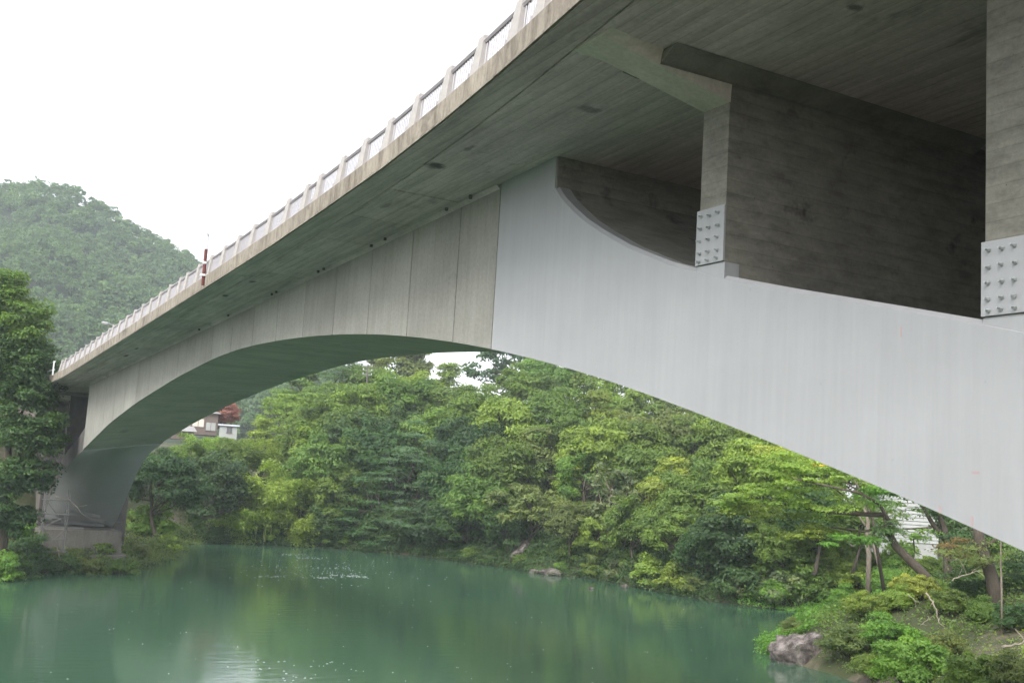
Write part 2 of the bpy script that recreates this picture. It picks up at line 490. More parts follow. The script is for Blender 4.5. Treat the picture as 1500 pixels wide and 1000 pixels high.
_uz = [2.6, 2.4, 2.1, 1.7, 1.2, 0.6, -0.8, -3.0]
_gy = np.arange(-4, 108.51, 0.25)
def _smooth(z, w=9):
    v = np.interp(_gy, _sy, z); p = np.pad(v, w, mode='reflect', reflect_type='odd')
    k = np.ones(2 * w + 1) / (2 * w + 1)
    return np.convolve(p, k, 'same')[w:-w]
_zn, _zf = _smooth(_sn), _smooth(_sf)
def sn(by): return ZC + float(np.interp(by, _gy, _zn))
def sf(by): return ZC + float(np.interp(by, _gy, _zf))
def arch_top(by): return ZC + float(np.interp(by, _ty, _tz) if by < 60 else np.interp(by, _uy, _uz))

bridge = empty('road_bridge', tuple(BRIDGE_BASE), 'grey concrete deck arch road bridge with railings crossing the green river', 'bridge')
BL = np.array(bridge.location)
def bpart(name, mb, mat, parent=None, smooth=False):
    return link(name, mb.mesh(name, BL, smooth), MAT[mat], parent or bridge)

def rib(a, b, x0, x1, solid):
    ys_ = sorted(set([a, b] + [y for y in _sy + _ty + _uy if a < y < b] + list(np.arange(math.ceil(a), b, 0.75))))
    out = []
    for y in ys_:
        zt = (zd(y) + 0.02) if solid else arch_top(y)
        ch = 0.004 if solid else 0.10
        out.append([(x0, y, sn(y)), (x1, y, sf(y)), (x1, y, zt), (x0 + ch, y, zt), (x0, y, zt - ch * 0.9)])
    return MB().loft(out)
bpart('arch_rib', rib(-4, 25.04, X0, X1, False), 'paint')
o = bpart('arch_web', rib(25.04, 28.0, X0, X1, True), 'paint')
o = bpart('arch_web', rib(28.0, 92.0, X0 + 0.06, X1 - 0.06, True), 'soffit')
bpart('arch_rib', rib(92.0, 108.5, X0, X1, False), 'shadeconc')
q = [[(X0 + 0.004, y, sn(y) - 0.02), (X1 - 0.004, y, sf(y) - 0.02), (X1 - 0.004, y, sf(y) + 0.02), (X0 + 0.004, y, sn(y) + 0.02)] for y in sorted(set([92.03, 108.5] + [y for y in _sy + _ty + _uy if 92.03 < y < 108.5] + [y for y in np.arange(92, 108.5, 0.75) if y > 92.1]))]
bpart('soffit_lining', MB().loft(q), 'paint', smooth=True)
bpart('end_wall', MB().box((X0 + 0.03, 24.98, arch_top(24.98) - 0.15), (X1, 25.03, zd(25) - 0.003)), 'wall')
q = [[(X0 + 0.45, y, arch_top(y) + 0.006), (X1 - 0.01, y, arch_top(y) + 0.006), (X1 - 0.01, y, arch_top(y) - 0.1), (X0 + 0.45, y, arch_top(y) - 0.1)] for y in [-3, 0, 5, 9, 11.0, 13.67, 16.23, 18.29, 19.96, 21.57, 22.76, 23.5, 24.06, 24.6, 24.97]]
bpart('rib_topping', MB().loft(q), 'wall')
# the concrete web, cast panel by panel with recessed joints
joints = [28.02, 30.47] + [30.47 + 3.41 * k for k in range(1, 18)] + [91.98]
for a, b in zip(joints[:-1], joints[1:]):
    g = 0.022
    prof = []
    for y in np.linspace(a + g, b - g, 4):
        prof.append([(X0, y, sn(y) + 0.004), (X0 + 0.07, y, sn(y) + 0.004), (X0 + 0.07, y, zd(y) - 0.01), (X0, y, zd(y) - 0.01)])
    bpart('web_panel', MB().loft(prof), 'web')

# deck
ys_d = sorted(set(list(np.arange(-14, 100, 2.0)) + _fy + [99.5]))
ys_d = [y for y in ys_d if y <= 99.5]
pr = []
for y in ys_d:
    z = zd(y); xa = xf(y) + 0.87; xb = 37.0 - xf(min(y, 90)) - 0.9
    pr.append([(xa, y, z), (xb, y, z), (xb, y, z + 0.55), (xa, y, z + 0.55)])
pr.append([(9.9, 113, zd(113)), (24.0, 113, zd(113)), (24.0, 113, zd(113) + 0.55), (9.9, 113, zd(113) + 0.55)])
bpart('deck_slab', MB().loft(pr), 'under')
for side in (0, 1):
    pr = []
    for y in ys_d:
        if side and y > 90: break
        z = zd(y); x = xf(y)
        q = [(x + 0.86, z + 0.045), (x + 0.02, z + 0.045), (x - 0.045, z + 0.03), (x - 0.045, z + 0.085), (x + 0.035, z + 0.10), (x, z + 0.135), (x, z + 0.62), (x + 0.03, z + 0.655), (x + 0.34, z + 0.655), (x + 0.36, z + 0.56), (x + 0.86, z + 0.56)]
        pr.append([((37.0 - a) if side else a, y, b) for a, b in q])
    bpart('edge_beam', MB().loft(pr), 'parapet')
# underside strip in its own, greyer concrete: the form lining under the edge
pr = []
for y in ys_d:
    x = xf(y); z = zd(y)
    pr.append([(x + 0.03, y, z + 0.02), (x + 0.84, y, z + 0.02), (x + 0.84, y, z + 0.05), (x + 0.03, y, z + 0.05)])
bpart('edge_strip', MB().loft(pr), 'under')
pr = []
for y in ys_d:
    z = zd(y) + 0.575
    xb = 37.0 - xf(min(y, 90)) - 0.4
    pr.append([(xf(y) + 0.4, y, z), (xb, y, z), (xb, y, z + 0.05), (xf(y) + 0.4, y, z + 0.05)])
bpart('road_surface', MB().loft(pr), 'asphalt')
# cantilever soffit panels between the joints
pj = joints[1:]
for a, b in zip(pj[:-1], pj[1:]):
    q = []
    for y in np.linspace(a + 0.02, b - 0.02, 3):
        z = zd(y)
        q.append([(xf(y) + 0.90, y, z - 0.03), (X0 - 0.02, y, z - 0.03), (X0 - 0.02, y, z + 0.01), (xf(y) + 0.90, y, z + 0.01)])
    bpart('soffit_panel', MB().loft(q), 'under')
# small haunch fillet where web and cantilever meet
q = []
for y in np.linspace(28.1, 91.9, 40):
    z = zd(y) - 0.032
    q.append([(X0 - 0.002, y, z), (X0 - 0.12, y, z), (X0 - 0.002, y, z - 0.12)])
bpart('fillet', MB().loft(q), 'under')
# drain stubs beside the web
for y in (29.6, 31.2, 35.9, 37.1, 41.8, 42.4, 47.5, 48.1, 54.7, 60.0):
    bpart('drain_pipe', MB().tube([(X0 - 0.16, y, zd(y) + 0.05), (X0 - 0.16, y, zd(y) - 0.12)], 0.055, 8), 'dark')

# faint red scuffs on the painted face
for px, py, a, b in ((1429, 692, 0.07, 0.02), (1377, 746, 0.02, 0.06), (1424, 763, 0.02, 0.08), (1320, 486, 0.015, 0.09)):
    rv = ray(px, py); q_ = CAM + rv * (X0 / rv[0])
    bpart('paint_mark', MB().box((X0 - 0.004, q_[1] - a, q_[2] - b), (X0 + 0.01, q_[1] + a, q_[2] + b)), 'scuff')

# transverse spandrel walls, their brackets, haunches, plinths and bolted steel plates
BOLT = MB().tube([(0, 0, 0), (-0.015, 0, 0)], 0.044, 6).tube([(-0.015, 0, 0), (-0.04, 0, 0)], 0.034, 6).tube([(-0.04, 0, 0), (-0.11, 0, 0)], 0.019, 6).mesh('bolt')
BOLT.materials.append(MAT['bolt'])
def spandrel(y0, y1, detail=True):
    ym = (y0 + y1) / 2
    zt = zd(ym)
    w = MB()
    zb = [arch_top(y0) - 0.3, arch_top(y1) - 0.3]
    xr = X1 + 3.0 if detail else X1 - 0.02                     # the near walls run on to the far deck edge
    w.hexa([(X0 + 0.02, y0, zb[0]), (xr, y0, zb[0]), (xr, y1, zb[1]), (X0 + 0.02, y1, zb[1]),
            (X0 + 0.02, y0, zd(y0) + 0.01), (xr, y0, zd(y0) + 0.01), (xr, y1, zd(y1) + 0.01), (X0 + 0.02, y1, zd(y1) + 0.01)])
    bpart('spandrel_wall', w, 'wall' if y0 < 60 else 'shadeconc')
    for s, xw, xe in ((0, X0 + 0.03, xf(ym) + 0.92),):
        b = MB(); e = 0.55
        n = 6; pr_ = []
        for k in range(n + 1):
            u = k / n
            x = xw + (xe - xw) * u
            dz = 0.60 * (1 - u) ** 1.1 + 0.05
            fl = 0.05 + 0.55 * max(0, u - 0.35) ** 1.5
            pr_.append([(x, y0 - 0.012 - fl, zt + 0.03), (x, y0 - 0.012, zt - dz), (x, y1 + 0.012, zt - dz), (x, y1 + 0.012 + fl, zt + 0.03)])
        bpart('bracket', b.loft(pr_), 'pale')
    for yy, sg in ((y0, -1), (y1, 1)):
        h = MB(); y_ = yy + sg * 0.002
        pr_ = [[(x, y_, zd(y_) + 0.01), (x, y_ + sg * 0.55, zd(y_) + 0.01), (x, y_, zd(y_) - 0.30)] for x in (X0 - 1.9, X0 + 1.5, X1 + 1.9)]
        bpart('haunch', h.loft(pr_), 'wall')
    if detail:
        p = MB(); e = 0.03
        zt1, zt0 = arch_top(y1), arch_top(y0)
        xq = X0 + 0.42
        p.hexa([(X0 + 0.012, y0 - e, zt0 - 0.2), (xq, y0 - e, zt0 - 0.2), (xq, y1 + e, zt1 - 0.2), (X0 + 0.012, y1 + e, zt1 - 0.2),
                (X0 + 0.012, y0 - e, zt1 + 0.03), (xq, y0 - e, zt1 + 0.03), (xq, y1 + e, zt1 + 0.03), (X0 + 0.012, y1 + e, zt1 + 0.03)])
        bpart('plinth', p, 'paint')
        pl = MB().box((X0 - 0.035, y0 - 0.02, zt1 + 0.05), (X0 + 0.015, y1 + 0.035, zt1 + 1.27))
        plate = bpart('steel_plate', pl, 'paint')
        for r in range(5):
            for c in range(3):
                yb = y0 + 0.17 + (y1 - y0 - 0.28) * c / 2
                zb_ = zt1 + 0.13 + 1.0 * [0, 0.18, 0.43, 0.68, 0.94][r] * 1.05
                link('bolt', BOLT, None, plate, (X0 - 0.035 - BL[0], yb - BL[1] + random.uniform(-.012, .012), zb_ - BL[2] + random.uniform(-.012, .012)), (random.uniform(0, 1), random.uniform(-.06, .06), random.uniform(-.06, .06)))
q = [[(X1 + 2.8, y, arch_top(y) - 0.4), (X1 + 3.1, y, arch_top(y) - 0.4), (X1 + 3.1, y, zd(y) + 0.01), (X1 + 2.8, y, zd(y) + 0.01)] for y in (-4, 3, 7, 10.9)]  # unseen wall added on the far side to keep light out of the recess
bpart('light_block_wall', MB().loft(q), 'wall')
q = [[(X1 + 2.8, y, arch_top(y) - 0.4), (X1 + 3.1, y, arch_top(y) - 0.4), (X1 + 3.1, y, zd(y) + 0.01), (X1 + 2.8, y, zd(y) + 0.01)] for y in (11.75, 14, 16, 18.05)]
bpart('light_block_wall', MB().loft(q), 'wall')
spandrel(18.10, 18.95)
spandrel(10.95, 11.70)
spandrel(3.9, 4.65, False)
spandrel(100.5, 101.3, False)

# railing: concrete posts with one slanted side, thin metal bays between
POST = MB()
POST.hexa([(-0.03, -0.56, -0.02), (0.16, -0.56, -0.02), (0.16, 0.02, -0.02), (-0.03, 0.02, -0.02), (0.09, -0.52, 0.92), (0.24, -0.52, 0.92), (0.24, -0.20, 0.92), (0.09, -0.20, 0.92)])
POST = POST.mesh('railing_post'); POST.materials.append(MAT['post'])
FOOT = MB().box((-0.03, 0.0, 0.0), (0.10, 0.09, 0.10)).mesh('post_foot'); FOOT.materials.append(MAT['rail'])
posts = [19.59, 20.96, 23.1, 25.15, 27.3, 29.4, 31.4, 33.4, 35.6, 37.0]
p = 37.0; k = 0
while p < 91:
    k += 1
    p += 1.38 if k % 9 == 0 else 2.13
    posts.append(p)
posts = [8.9, 11.0, 13.2, 15.3, 17.45] + posts
for i, y in enumerate(posts):
    x = xf(y) + 0.06
    ang = math.atan2(xf(y + 0.5) - xf(y - 0.5), 1.0)
    po = link('railing_post', POST, None, bridge, (x - BL[0], y - BL[1], zd(y) + 0.655 - BL[2]), (0, 0, -ang))
    link('post_foot', FOOT, None, po)
    if i + 1 < len(posts):
        y1_ = posts[i + 1]
        a, b = y + 0.0, y1_ - 0.34
        def rp(yy, h): return (xf(yy) + 0.16 + 0.075 * h, yy, zd(yy) + 0.655 + h)
        m_ = MB()
        m_.tube([rp(a - 0.2, 0.74), rp(b + 0.06, 0.74)], 0.068, 6)
        m_.tube([rp(a, 0.07), rp(b - 0.1, 0.07)], 0.02, 5)
        pa = bpart('railing_panel', m_, 'rail')
        m_ = MB()
        n = int((b - a) / 0.135)
        for k in range(1, n):
            yy = a + (b - a) * k / n
            m_.tube([rp(yy, 0.05), rp(yy, 0.72)], 0.017, 4)
        inf = bpart('railing_infill', m_, 'bar', pa)
        inf['kind'] = 'stuff'

# ------------------------------------------------------------------ far end: abutment, footing, wing fence
ab = empty('bridge_abutment', (18.5, 110, hgt(18.5, 110)), 'stained concrete abutment wall at the far end of the bridge behind the left tree', 'abutment')
AL = np.array(ab.location)
link('front_shade_sheet', MB().box((X0 - 0.15, 109.8, 0.5), (X1 + 1.4, 109.9, zd(112) - 0.02)).mesh('front_shade_sheet', AL), MAT['shadeconc'], ab)  # thin front sheet carrying the painted-in shade tone
link('wall', MB().box((X0 - 0.2, 109.9, 0.5), (X1 + 1.5, 116, zd(112) - 0.01)).mesh('wall', AL), MAT['abut'], ab)
link('cap', MB().box((X0 - 0.45, 109.6, zd(112) - 0.72), (X1 + 1.75, 116.2, zd(112) - 0.2)).mesh('cap', AL), MAT['abut'], ab)
ft = empty('arch_footing', (18.5, 106, 0.5), 'weathered concrete footing block under the far foot of the arch', 'footing')
FL = np.array(ft.location)
link('block', MB().hexa([(X0 - 0.8, 104.4, -0.6), (X1 + 0.35, 104.6, -0.6), (X1 + 0.35, 111, -0.6), (X0 - 0.8, 111, -0.6), (X0 - 0.6, 104.7, 3.3), (X1 + 0.2, 104.9, 3.3), (X1 + 0.2, 111, 3.3), (X0 - 0.6, 111, 3.3)]).mesh('block', FL), MAT['abut'], ft)
link('base_step', MB().box((X0 - 1.0, 104.0, -0.8), (X1 + 0.6, 111.5, 1.3)).mesh('base_step', FL), MAT['abut'], ft)

fence = empty('guard_fence', (11.8, 97.6, zd(98) + 0.65), 'white metal guard fence turning off the far end of the bridge', 'fence')
GL = np.array(fence.location)
gp = [(12.95, 93.6), (12.65, 95.6), (12.0, 97.4), (11.2, 99.0), (10.1, 100.4)]
gpz = [(x, y, zd(y) + 0.62) for x, y in gp]
for x, y, z in gpz:
    link('post', MB().box((x - 0.05, y - 0.05, z - 0.1), (x + 0.05, y + 0.05, z + 1.02)).mesh('post', GL), MAT['whitepaint'], fence)
for h in (0.35, 0.98):
    link('rail', MB().tube([(x + 0.09, y, z + h) for x, y, z in gpz], 0.05, 6).mesh('rail', GL), MAT['whitepaint'], fence)
wing = MB().loft([[(x, y, zd(y) - 0.9), (x + 0.5, y + 0.8, zd(y) - 0.9), (x + 0.5, y + 0.8, zd(y) + 0.6), (x, y, zd(y) + 0.6)] for x, y in [(11.25, 99.0), (10.1, 100.4), (8.5, 101.6)]])
o = link('wing_wall', wing.mesh('wing_wall', (8, 99.5, 12)), MAT['parapet'], None, (8, 99.5, 12))
tag(o, 'brownish concrete wing wall under the white guard fence', 'wall')

# ------------------------------------------------------------------ things on and beside the bridge
def on_parapet(y): return np.array([xf(y) + 0.1, y, zd(y) + 0.655])
pp = on_parapet(49.6)
mk = empty('marker_pole', tuple(pp + np.array([-0.16, 0, -0.45])), 'red and white banded pole strapped upright to the bridge railing', 'pole')
PL = np.array(mk.location)
for z0, z1, mt, nm in ((0.0, 0.95, 'red', 'red_band'), (0.96, 1.06, 'whitepaint', 'strap'), (1.06, 1.62, 'red', 'red_band'), (1.63, 2.2, 'whitepaint', 'white_band')):
    r = 0.075 if nm != 'strap' else 0.09
    link(nm, MB().tube([(0, 0, z0), (0, 0, z1)], r, 10).mesh(nm), MAT[mt], mk)
link('cap', MB().tube([(0, 0, 2.2), (0, 0, 2.3), (0, 0, 2.36)], [0.08, 0.07, 0.03], 10).mesh('cap'), MAT['galv'], mk)
link('strap', MB().tube([(0, 0, 0.40), (0, 0, 0.48)], 0.15, 10).mesh('strap'), MAT['whitepaint'], mk)

lb = at(176, 520, 112.0)
lt = at(176, 482, 112.0); lh = at(150, 472.5, 112.0); lm = at(160, 474.5, 112.0)
lamp = empty('street_lamp', (lb[0], lb[1], zd(100) + 0.6), 'street lamp with flat head on a bent arm above the far railing', 'street lamp')
LL = np.array(lamp.location)
link('pole', MB().tube([LL, lt], [0.09, 0.06], 8).mesh('pole', LL), MAT['galv'], lamp)
link('arm', MB().tube([lt, (lt + lm) / 2 + np.array([0, 0, 0.12]), lm], 0.045, 6).mesh('arm', LL), MAT['galv'], lamp)
link('lamp_head', MB().tube([lm, lm + (lh - lm) * 0.3, lh, lh + (lh - lm) * 0.1], [0.06, 0.17, 0.15, 0.04], 8).mesh('lamp_head', LL), MAT['galv'], lamp)

# ------------------------------------------------------------------ foliage builders
def leaves(C, Nrm, size, tone, rng, aspect=0.55, tang=None):
    n = len(C)
    Nrm = Nrm / (np.linalg.norm(Nrm, axis=1, keepdims=True) + 1e-9)
    if tang is None: tang = rng.normal(size=(n, 3))
    T = tang - Nrm * np.sum(tang * Nrm, 1, keepdims=True)
    T /= np.linalg.norm(T, axis=1, keepdims=True) + 1e-9
    B = np.cross(Nrm, T)
    L = (size * rng.uniform(0.65, 1.35, n))[:, None] * 0.5
    v = np.stack([C - T * L, C + B * L * aspect - T * L * 0.1, C + T * L, C - B * L * aspect - T * L * 0.1], 1)
    return v.reshape(-1, 3), np.repeat(tone, 4)

def leaf_mesh(name, parts, mat='leaf'):
    v = np.concatenate([p[0] for p in parts]); tn = np.concatenate([p[1] for p in parts])
    q = np.arange(len(v), dtype=np.int32).reshape(-1, 4)
    me = new_mesh(name, v, quads=q)
    a = me.attributes.new('tone', 'FLOAT', 'POINT')
    a.data.foreach_set('value', np.clip(tn, 0, 1).astype(np.float32))
    me.materials.append(MAT[mat])
    return me

def pads(rng, centers, rad, per, leaf, flat, up=0.6, rnd=0.6, tone0=0.5, tvar=0.2, aspect=0.55):
    out = []
    for c, a in zip(centers, rad):
        n = max(4, int(per * rng.uniform(0.7, 1.3)))
        d = rng.normal(size=(n, 3)); d /= np.linalg.norm(d, axis=1, keepdims=True)
        d[:, 2] = np.where(rng.random(n) < 0.72, np.abs(d[:, 2]), d[:, 2])
        r = a * rng.random(n) ** 0.33 * rng.uniform(0.8, 1.12, n)
        P = c + d * r[:, None] * np.array([1, 1, flat])
        nr = d * 0.85 + np.array([0, 0, up * 0.9]) + rng.normal(size=(n, 3)) * rnd * 0.85
        tn = tone0 + rng.normal() * tvar * 0.7 + rng.normal(size=n) * tvar * 0.6
        out.append(leaves(P, nr, leaf, tn, rng, aspect))
    return out

def crown_centers(rng, n, rx, rz, cz, lo=-0.55, inner=0.45, lump=0.18):
    d = rng.normal(size=(n * 3, 3)); d /= np.linalg.norm(d, axis=1, keepdims=True)
    d = d[d[:, 2] > lo][:n]
    k = rng.uniform(inner, 1.0, len(d)) ** 0.6
    ph = rng.uniform(0, 6.28, 4)
    az = np.arctan2(d[:, 1], d[:, 0])
    k = k * (1 + lump * np.sin(2 * az + ph[0]) + lump * np.sin(3 * az + 4 * d[:, 2] + ph[1]))
    return d * k[:, None] * np.array([rx, rx, rz]) + np.array([0, 0, cz])

def trunk_mesh(name, rng, top, r0, targets, bend=0.1, sides=7, mat='bark'):
    m = MB()
    b = rng.normal(size=2) * bend
    pts = [np.array([b[0] * math.sin(u * 3.1), b[1] * math.sin(u * 2.3), top * u - 0.12 * (u == 0)]) for u in np.linspace(0, 1, 7)]
    m.tube(pts, [r0 * (1.35 if i == 0 else 1 - 0.11 * i) for i in range(7)], sides)
    for tg in targets:
        u = rng.uniform(0.4, 0.95)
        i = u * 6; k = int(i); f = i - k
        s = pts[k] * (1 - f) + pts[min(k + 1, 6)] * f
        mid = s * 0.5 + tg * 0.5 + np.array([0, 0, -0.06]) * np.linalg.norm(tg - s) + rng.normal(size=3) * 0.04
        m.tube([s, mid, tg], [r0 * 0.42, r0 * 0.27, r0 * 0.1], 5)
    me = m.mesh(name, smooth=True)
    me.materials.append(MAT[mat])
    return me

PROTO = {}
CZ = 1.55                        # height of a crown's centre above its foot, in crown radii
def proto(kind, seed, npads, per, leaf, flat=0.5, rx=1.0, rz=0.85, padr=0.30, cz=CZ, lo=-0.5, tvar=0.2, tiers=None, r0=0.075, mat='bark', up=0.6, aspect=0.55, rnd=0.6, inner=0.45):
    rng = np.random.default_rng(seed)
    if tiers:
        cs = []
        for k in range(tiers):
            u = k / (tiers - 1)
            z = cz - rz + 2 * rz * u
            rr = rx * (1 - 0.75 * u ** 1.6) * rng.uniform(0.8, 1.1)
            m = max(2, int(npads / tiers * (1.25 - 0.8 * u)))
            az = rng.uniform(0, 6.28, m); q = rr * np.sqrt(rng.uniform(0.08, 1, m))
            cs.append(np.stack([q * np.cos(az), q * np.sin(az), z + rng.normal(size=m) * rz * 0.09 - q * 0.12], 1))
        cs = np.concatenate(cs)
    else:
        cs = crown_centers(rng, npads, rx, rz, cz, lo, inner)
    rd = padr * rng.uniform(0.65, 1.3, len(cs))
    lf = leaf_mesh(kind + '_crown', pads(rng, cs, rd, per, leaf, flat, up=up, tvar=tvar, aspect=aspect, rnd=rnd))
    tg = cs[rng.choice(len(cs), min(len(cs), 16), replace=False)]
    tk = trunk_mesh(kind + '_trunk', rng, cz + 0.35 * rz, r0 * 0.85, tg, 0.26, mat=mat)
    PROTO[kind] = (lf, tk)

for i in range(4):
    proto('round%d' % i, 100 + i, 74, 210, 0.088, flat=0.75, inner=0.6, rnd=0.5, rz=[0.95, 0.8, 1.05, 0.85][i], padr=[0.3, 0.34, 0.28, 0.31][i])
for i in range(2):
    proto('layer%d' % i, 120 + i, 78, 200, 0.085, flat=0.5, rz=0.85, padr=0.36, tiers=8, up=1.0, rnd=0.45)
proto('pine', 131, 64, 220, 0.075, flat=0.22, rz=1.0, padr=0.36, tiers=9, up=0.9, aspect=0.3, tvar=0.12)
proto('tall', 132, 76, 200, 0.088, flat=0.55, rx=0.78, rz=1.15, padr=0.28, lo=-0.8)
proto('open', 133, 42, 120, 0.10, flat=0.5, rz=0.85, padr=0.27, lo=-0.3, inner=0.7)
proto('sparse', 134, 40, 70, 0.10, flat=0.6, rx=0.65, rz=1.2, padr=0.22, mat='barkpale', lo=-0.7)

def bamboo_proto(seed):
    rng = np.random.default_rng(seed)
    m = MB(); parts = []
    for k in range(15):
        az = rng.uniform(0, 6.28); b = np.array([math.cos(az), math.sin(az), 0]) * rng.uniform(0.05, 0.45)
        H = rng.uniform(1.7, 2.6); out = np.array([math.cos(az), math.sin(az), 0]) * rng.uniform(0.35, 1.0)
        us = np.linspace(0, 1, 9)
        pts = np.array([b + out * u ** 2.6 + np.array([0, 0, H * (u - 0.34 * u ** 4)]) for u in us])
        m.tube(pts, np.linspace(0.022, 0.005, 9), 5)
        for j in range(16):
            u = rng.uniform(0.3, 1.0); i = u * 8; a = int(min(i, 7)); f = i - a
            c = pts[a] * (1 - f) + pts[a + 1] * f
            n = 44
            dr = rng.normal(size=3); dr[2] = -0.25; dr /= np.linalg.norm(dr)
            t = rng.random(n)
            P = c + dr * (t * rng.uniform(0.22, 0.42))[:, None] + rng.normal(size=(n, 3)) * np.array([0.07, 0.07, 0.04]) - np.array([0, 0, 1.0]) * (t ** 2 * 0.16)[:, None]
            nr = np.array([0, 0, 0.9]) + rng.normal(size=(n, 3)) * 0.5
            parts.append(leaves(P, nr, 0.105, 0.5 + rng.normal() * 0.14 + rng.normal(size=n) * 0.13, rng, 0.28, tang=np.tile(dr, (n, 1)) + rng.normal(size=(n, 3)) * 0.5))
    me = m.mesh('culm'); me.materials.append(MAT['culm'])
    return leaf_mesh('bamboo_leaves', parts), me
PROTO['bamboo0'] = bamboo_proto(201)
PROTO['bamboo1'] = bamboo_proto(202)

def shrub_proto(kind, seed, npads, per, leaf, rz=0.75, padr=0.36, flat=0.6, tvar=0.2, up=0.5, aspect=0.6):
    rng = np.random.default_rng(seed)
    cs = crown_centers(rng, npads, 0.85, rz, 0.25, lo=-0.25, inner=0.3, lump=0.15)
    lf = leaf_mesh(kind, pads(rng, cs, padr * rng.uniform(0.6, 1.3, len(cs)), per, leaf, flat, up=up, tvar=tvar, aspect=aspect))
    m = MB()
    for c in cs[::3]:
        m.tube([(c[0] * 0.15, c[1] * 0.15, -0.15), c * np.array([0.6, 0.6, 0.55]), c], [0.035, 0.022, 0.008], 5)
    me = m.mesh(kind + '_stem'); me.materials.append(MAT['bark'])
    PROTO[kind] = (lf, me)
shrub_proto('shrub0', 301, 34, 130, 0.13)
shrub_proto('shrub1', 302, 30, 150, 0.11, rz=0.6, padr=0.34)
shrub_proto('shrub2', 303, 40, 120, 0.12, rz=0.95)
shrub_proto('fineshrub', 304, 50, 260, 0.075, rz=0.8, padr=0.3)
shrub_proto('fineshrub1', 305, 46, 260, 0.075, rz=0.65, padr=0.33, flat=0.5)

TINT = {
    'mid': (0.155, 0.251, 0.058), 'dark': (0.083, 0.157, 0.054), 'deep': (0.061, 0.120, 0.049), 'light': (0.232, 0.330, 0.066),
    'lime': (0.275, 0.401, 0.081), 'yellow': (0.321, 0.389, 0.081), 'olive': (0.175, 0.234, 0.078), 'grey': (0.188, 0.244, 0.123),
    'blue': (0.111, 0.202, 0.100), 'red': (0.36, 0.185, 0.15), 'vivid': (0.188, 0.352, 0.066), 'rust': (0.212, 0.168, 0.068), 'gold': (0.925, 0.553, 0.046),
}
def plant(name, kind, P, R, tint, label, cat, group=None, sub=('crown', 'trunk'), sz=1.0, tilt=(0, 0)):
    root = empty(name, tuple(P), label, cat, group, rz=random.uniform(0, 6.28))
    root.rotation_euler = (tilt[0], tilt[1], root.rotation_euler[2])
    sc = (R, R, R * sz)
    a = link(sub[0], PROTO[kind][0], None, root, scale=sc)
    j = random.uniform(0.88, 1.12)
    a.color = tuple(c * j for c in TINT[tint]) + (1,)
    link(sub[1], PROTO[kind][1], None, root, scale=sc)
    return root

def stand(px, py, rpx, cz=CZ, dmin=1.0, tmin=85, tmax=240):
    """first place on the bank along this line of sight where a tree of that size has its foot on the ground"""
    rv = ray(px, py)
    ts = np.arange(tmin, tmax, 0.5)
    P = CAM + rv * ts[:, None]
    h = height(P[:, 0], P[:, 1]); d = shore_sd(P[:, 0], P[:, 1])
    R = rpx * ts / F
    ok = np.where((d > dmin) & (P[:, 2] - h <= cz * R))[0]
    k = ok[0] if len(ok) else int(np.argmin(np.where(d > dmin, P[:, 2] - h - cz * R, 1e9)))
    p = P[k].copy(); p[2] -= cz * R[k]
    return p, R[k]

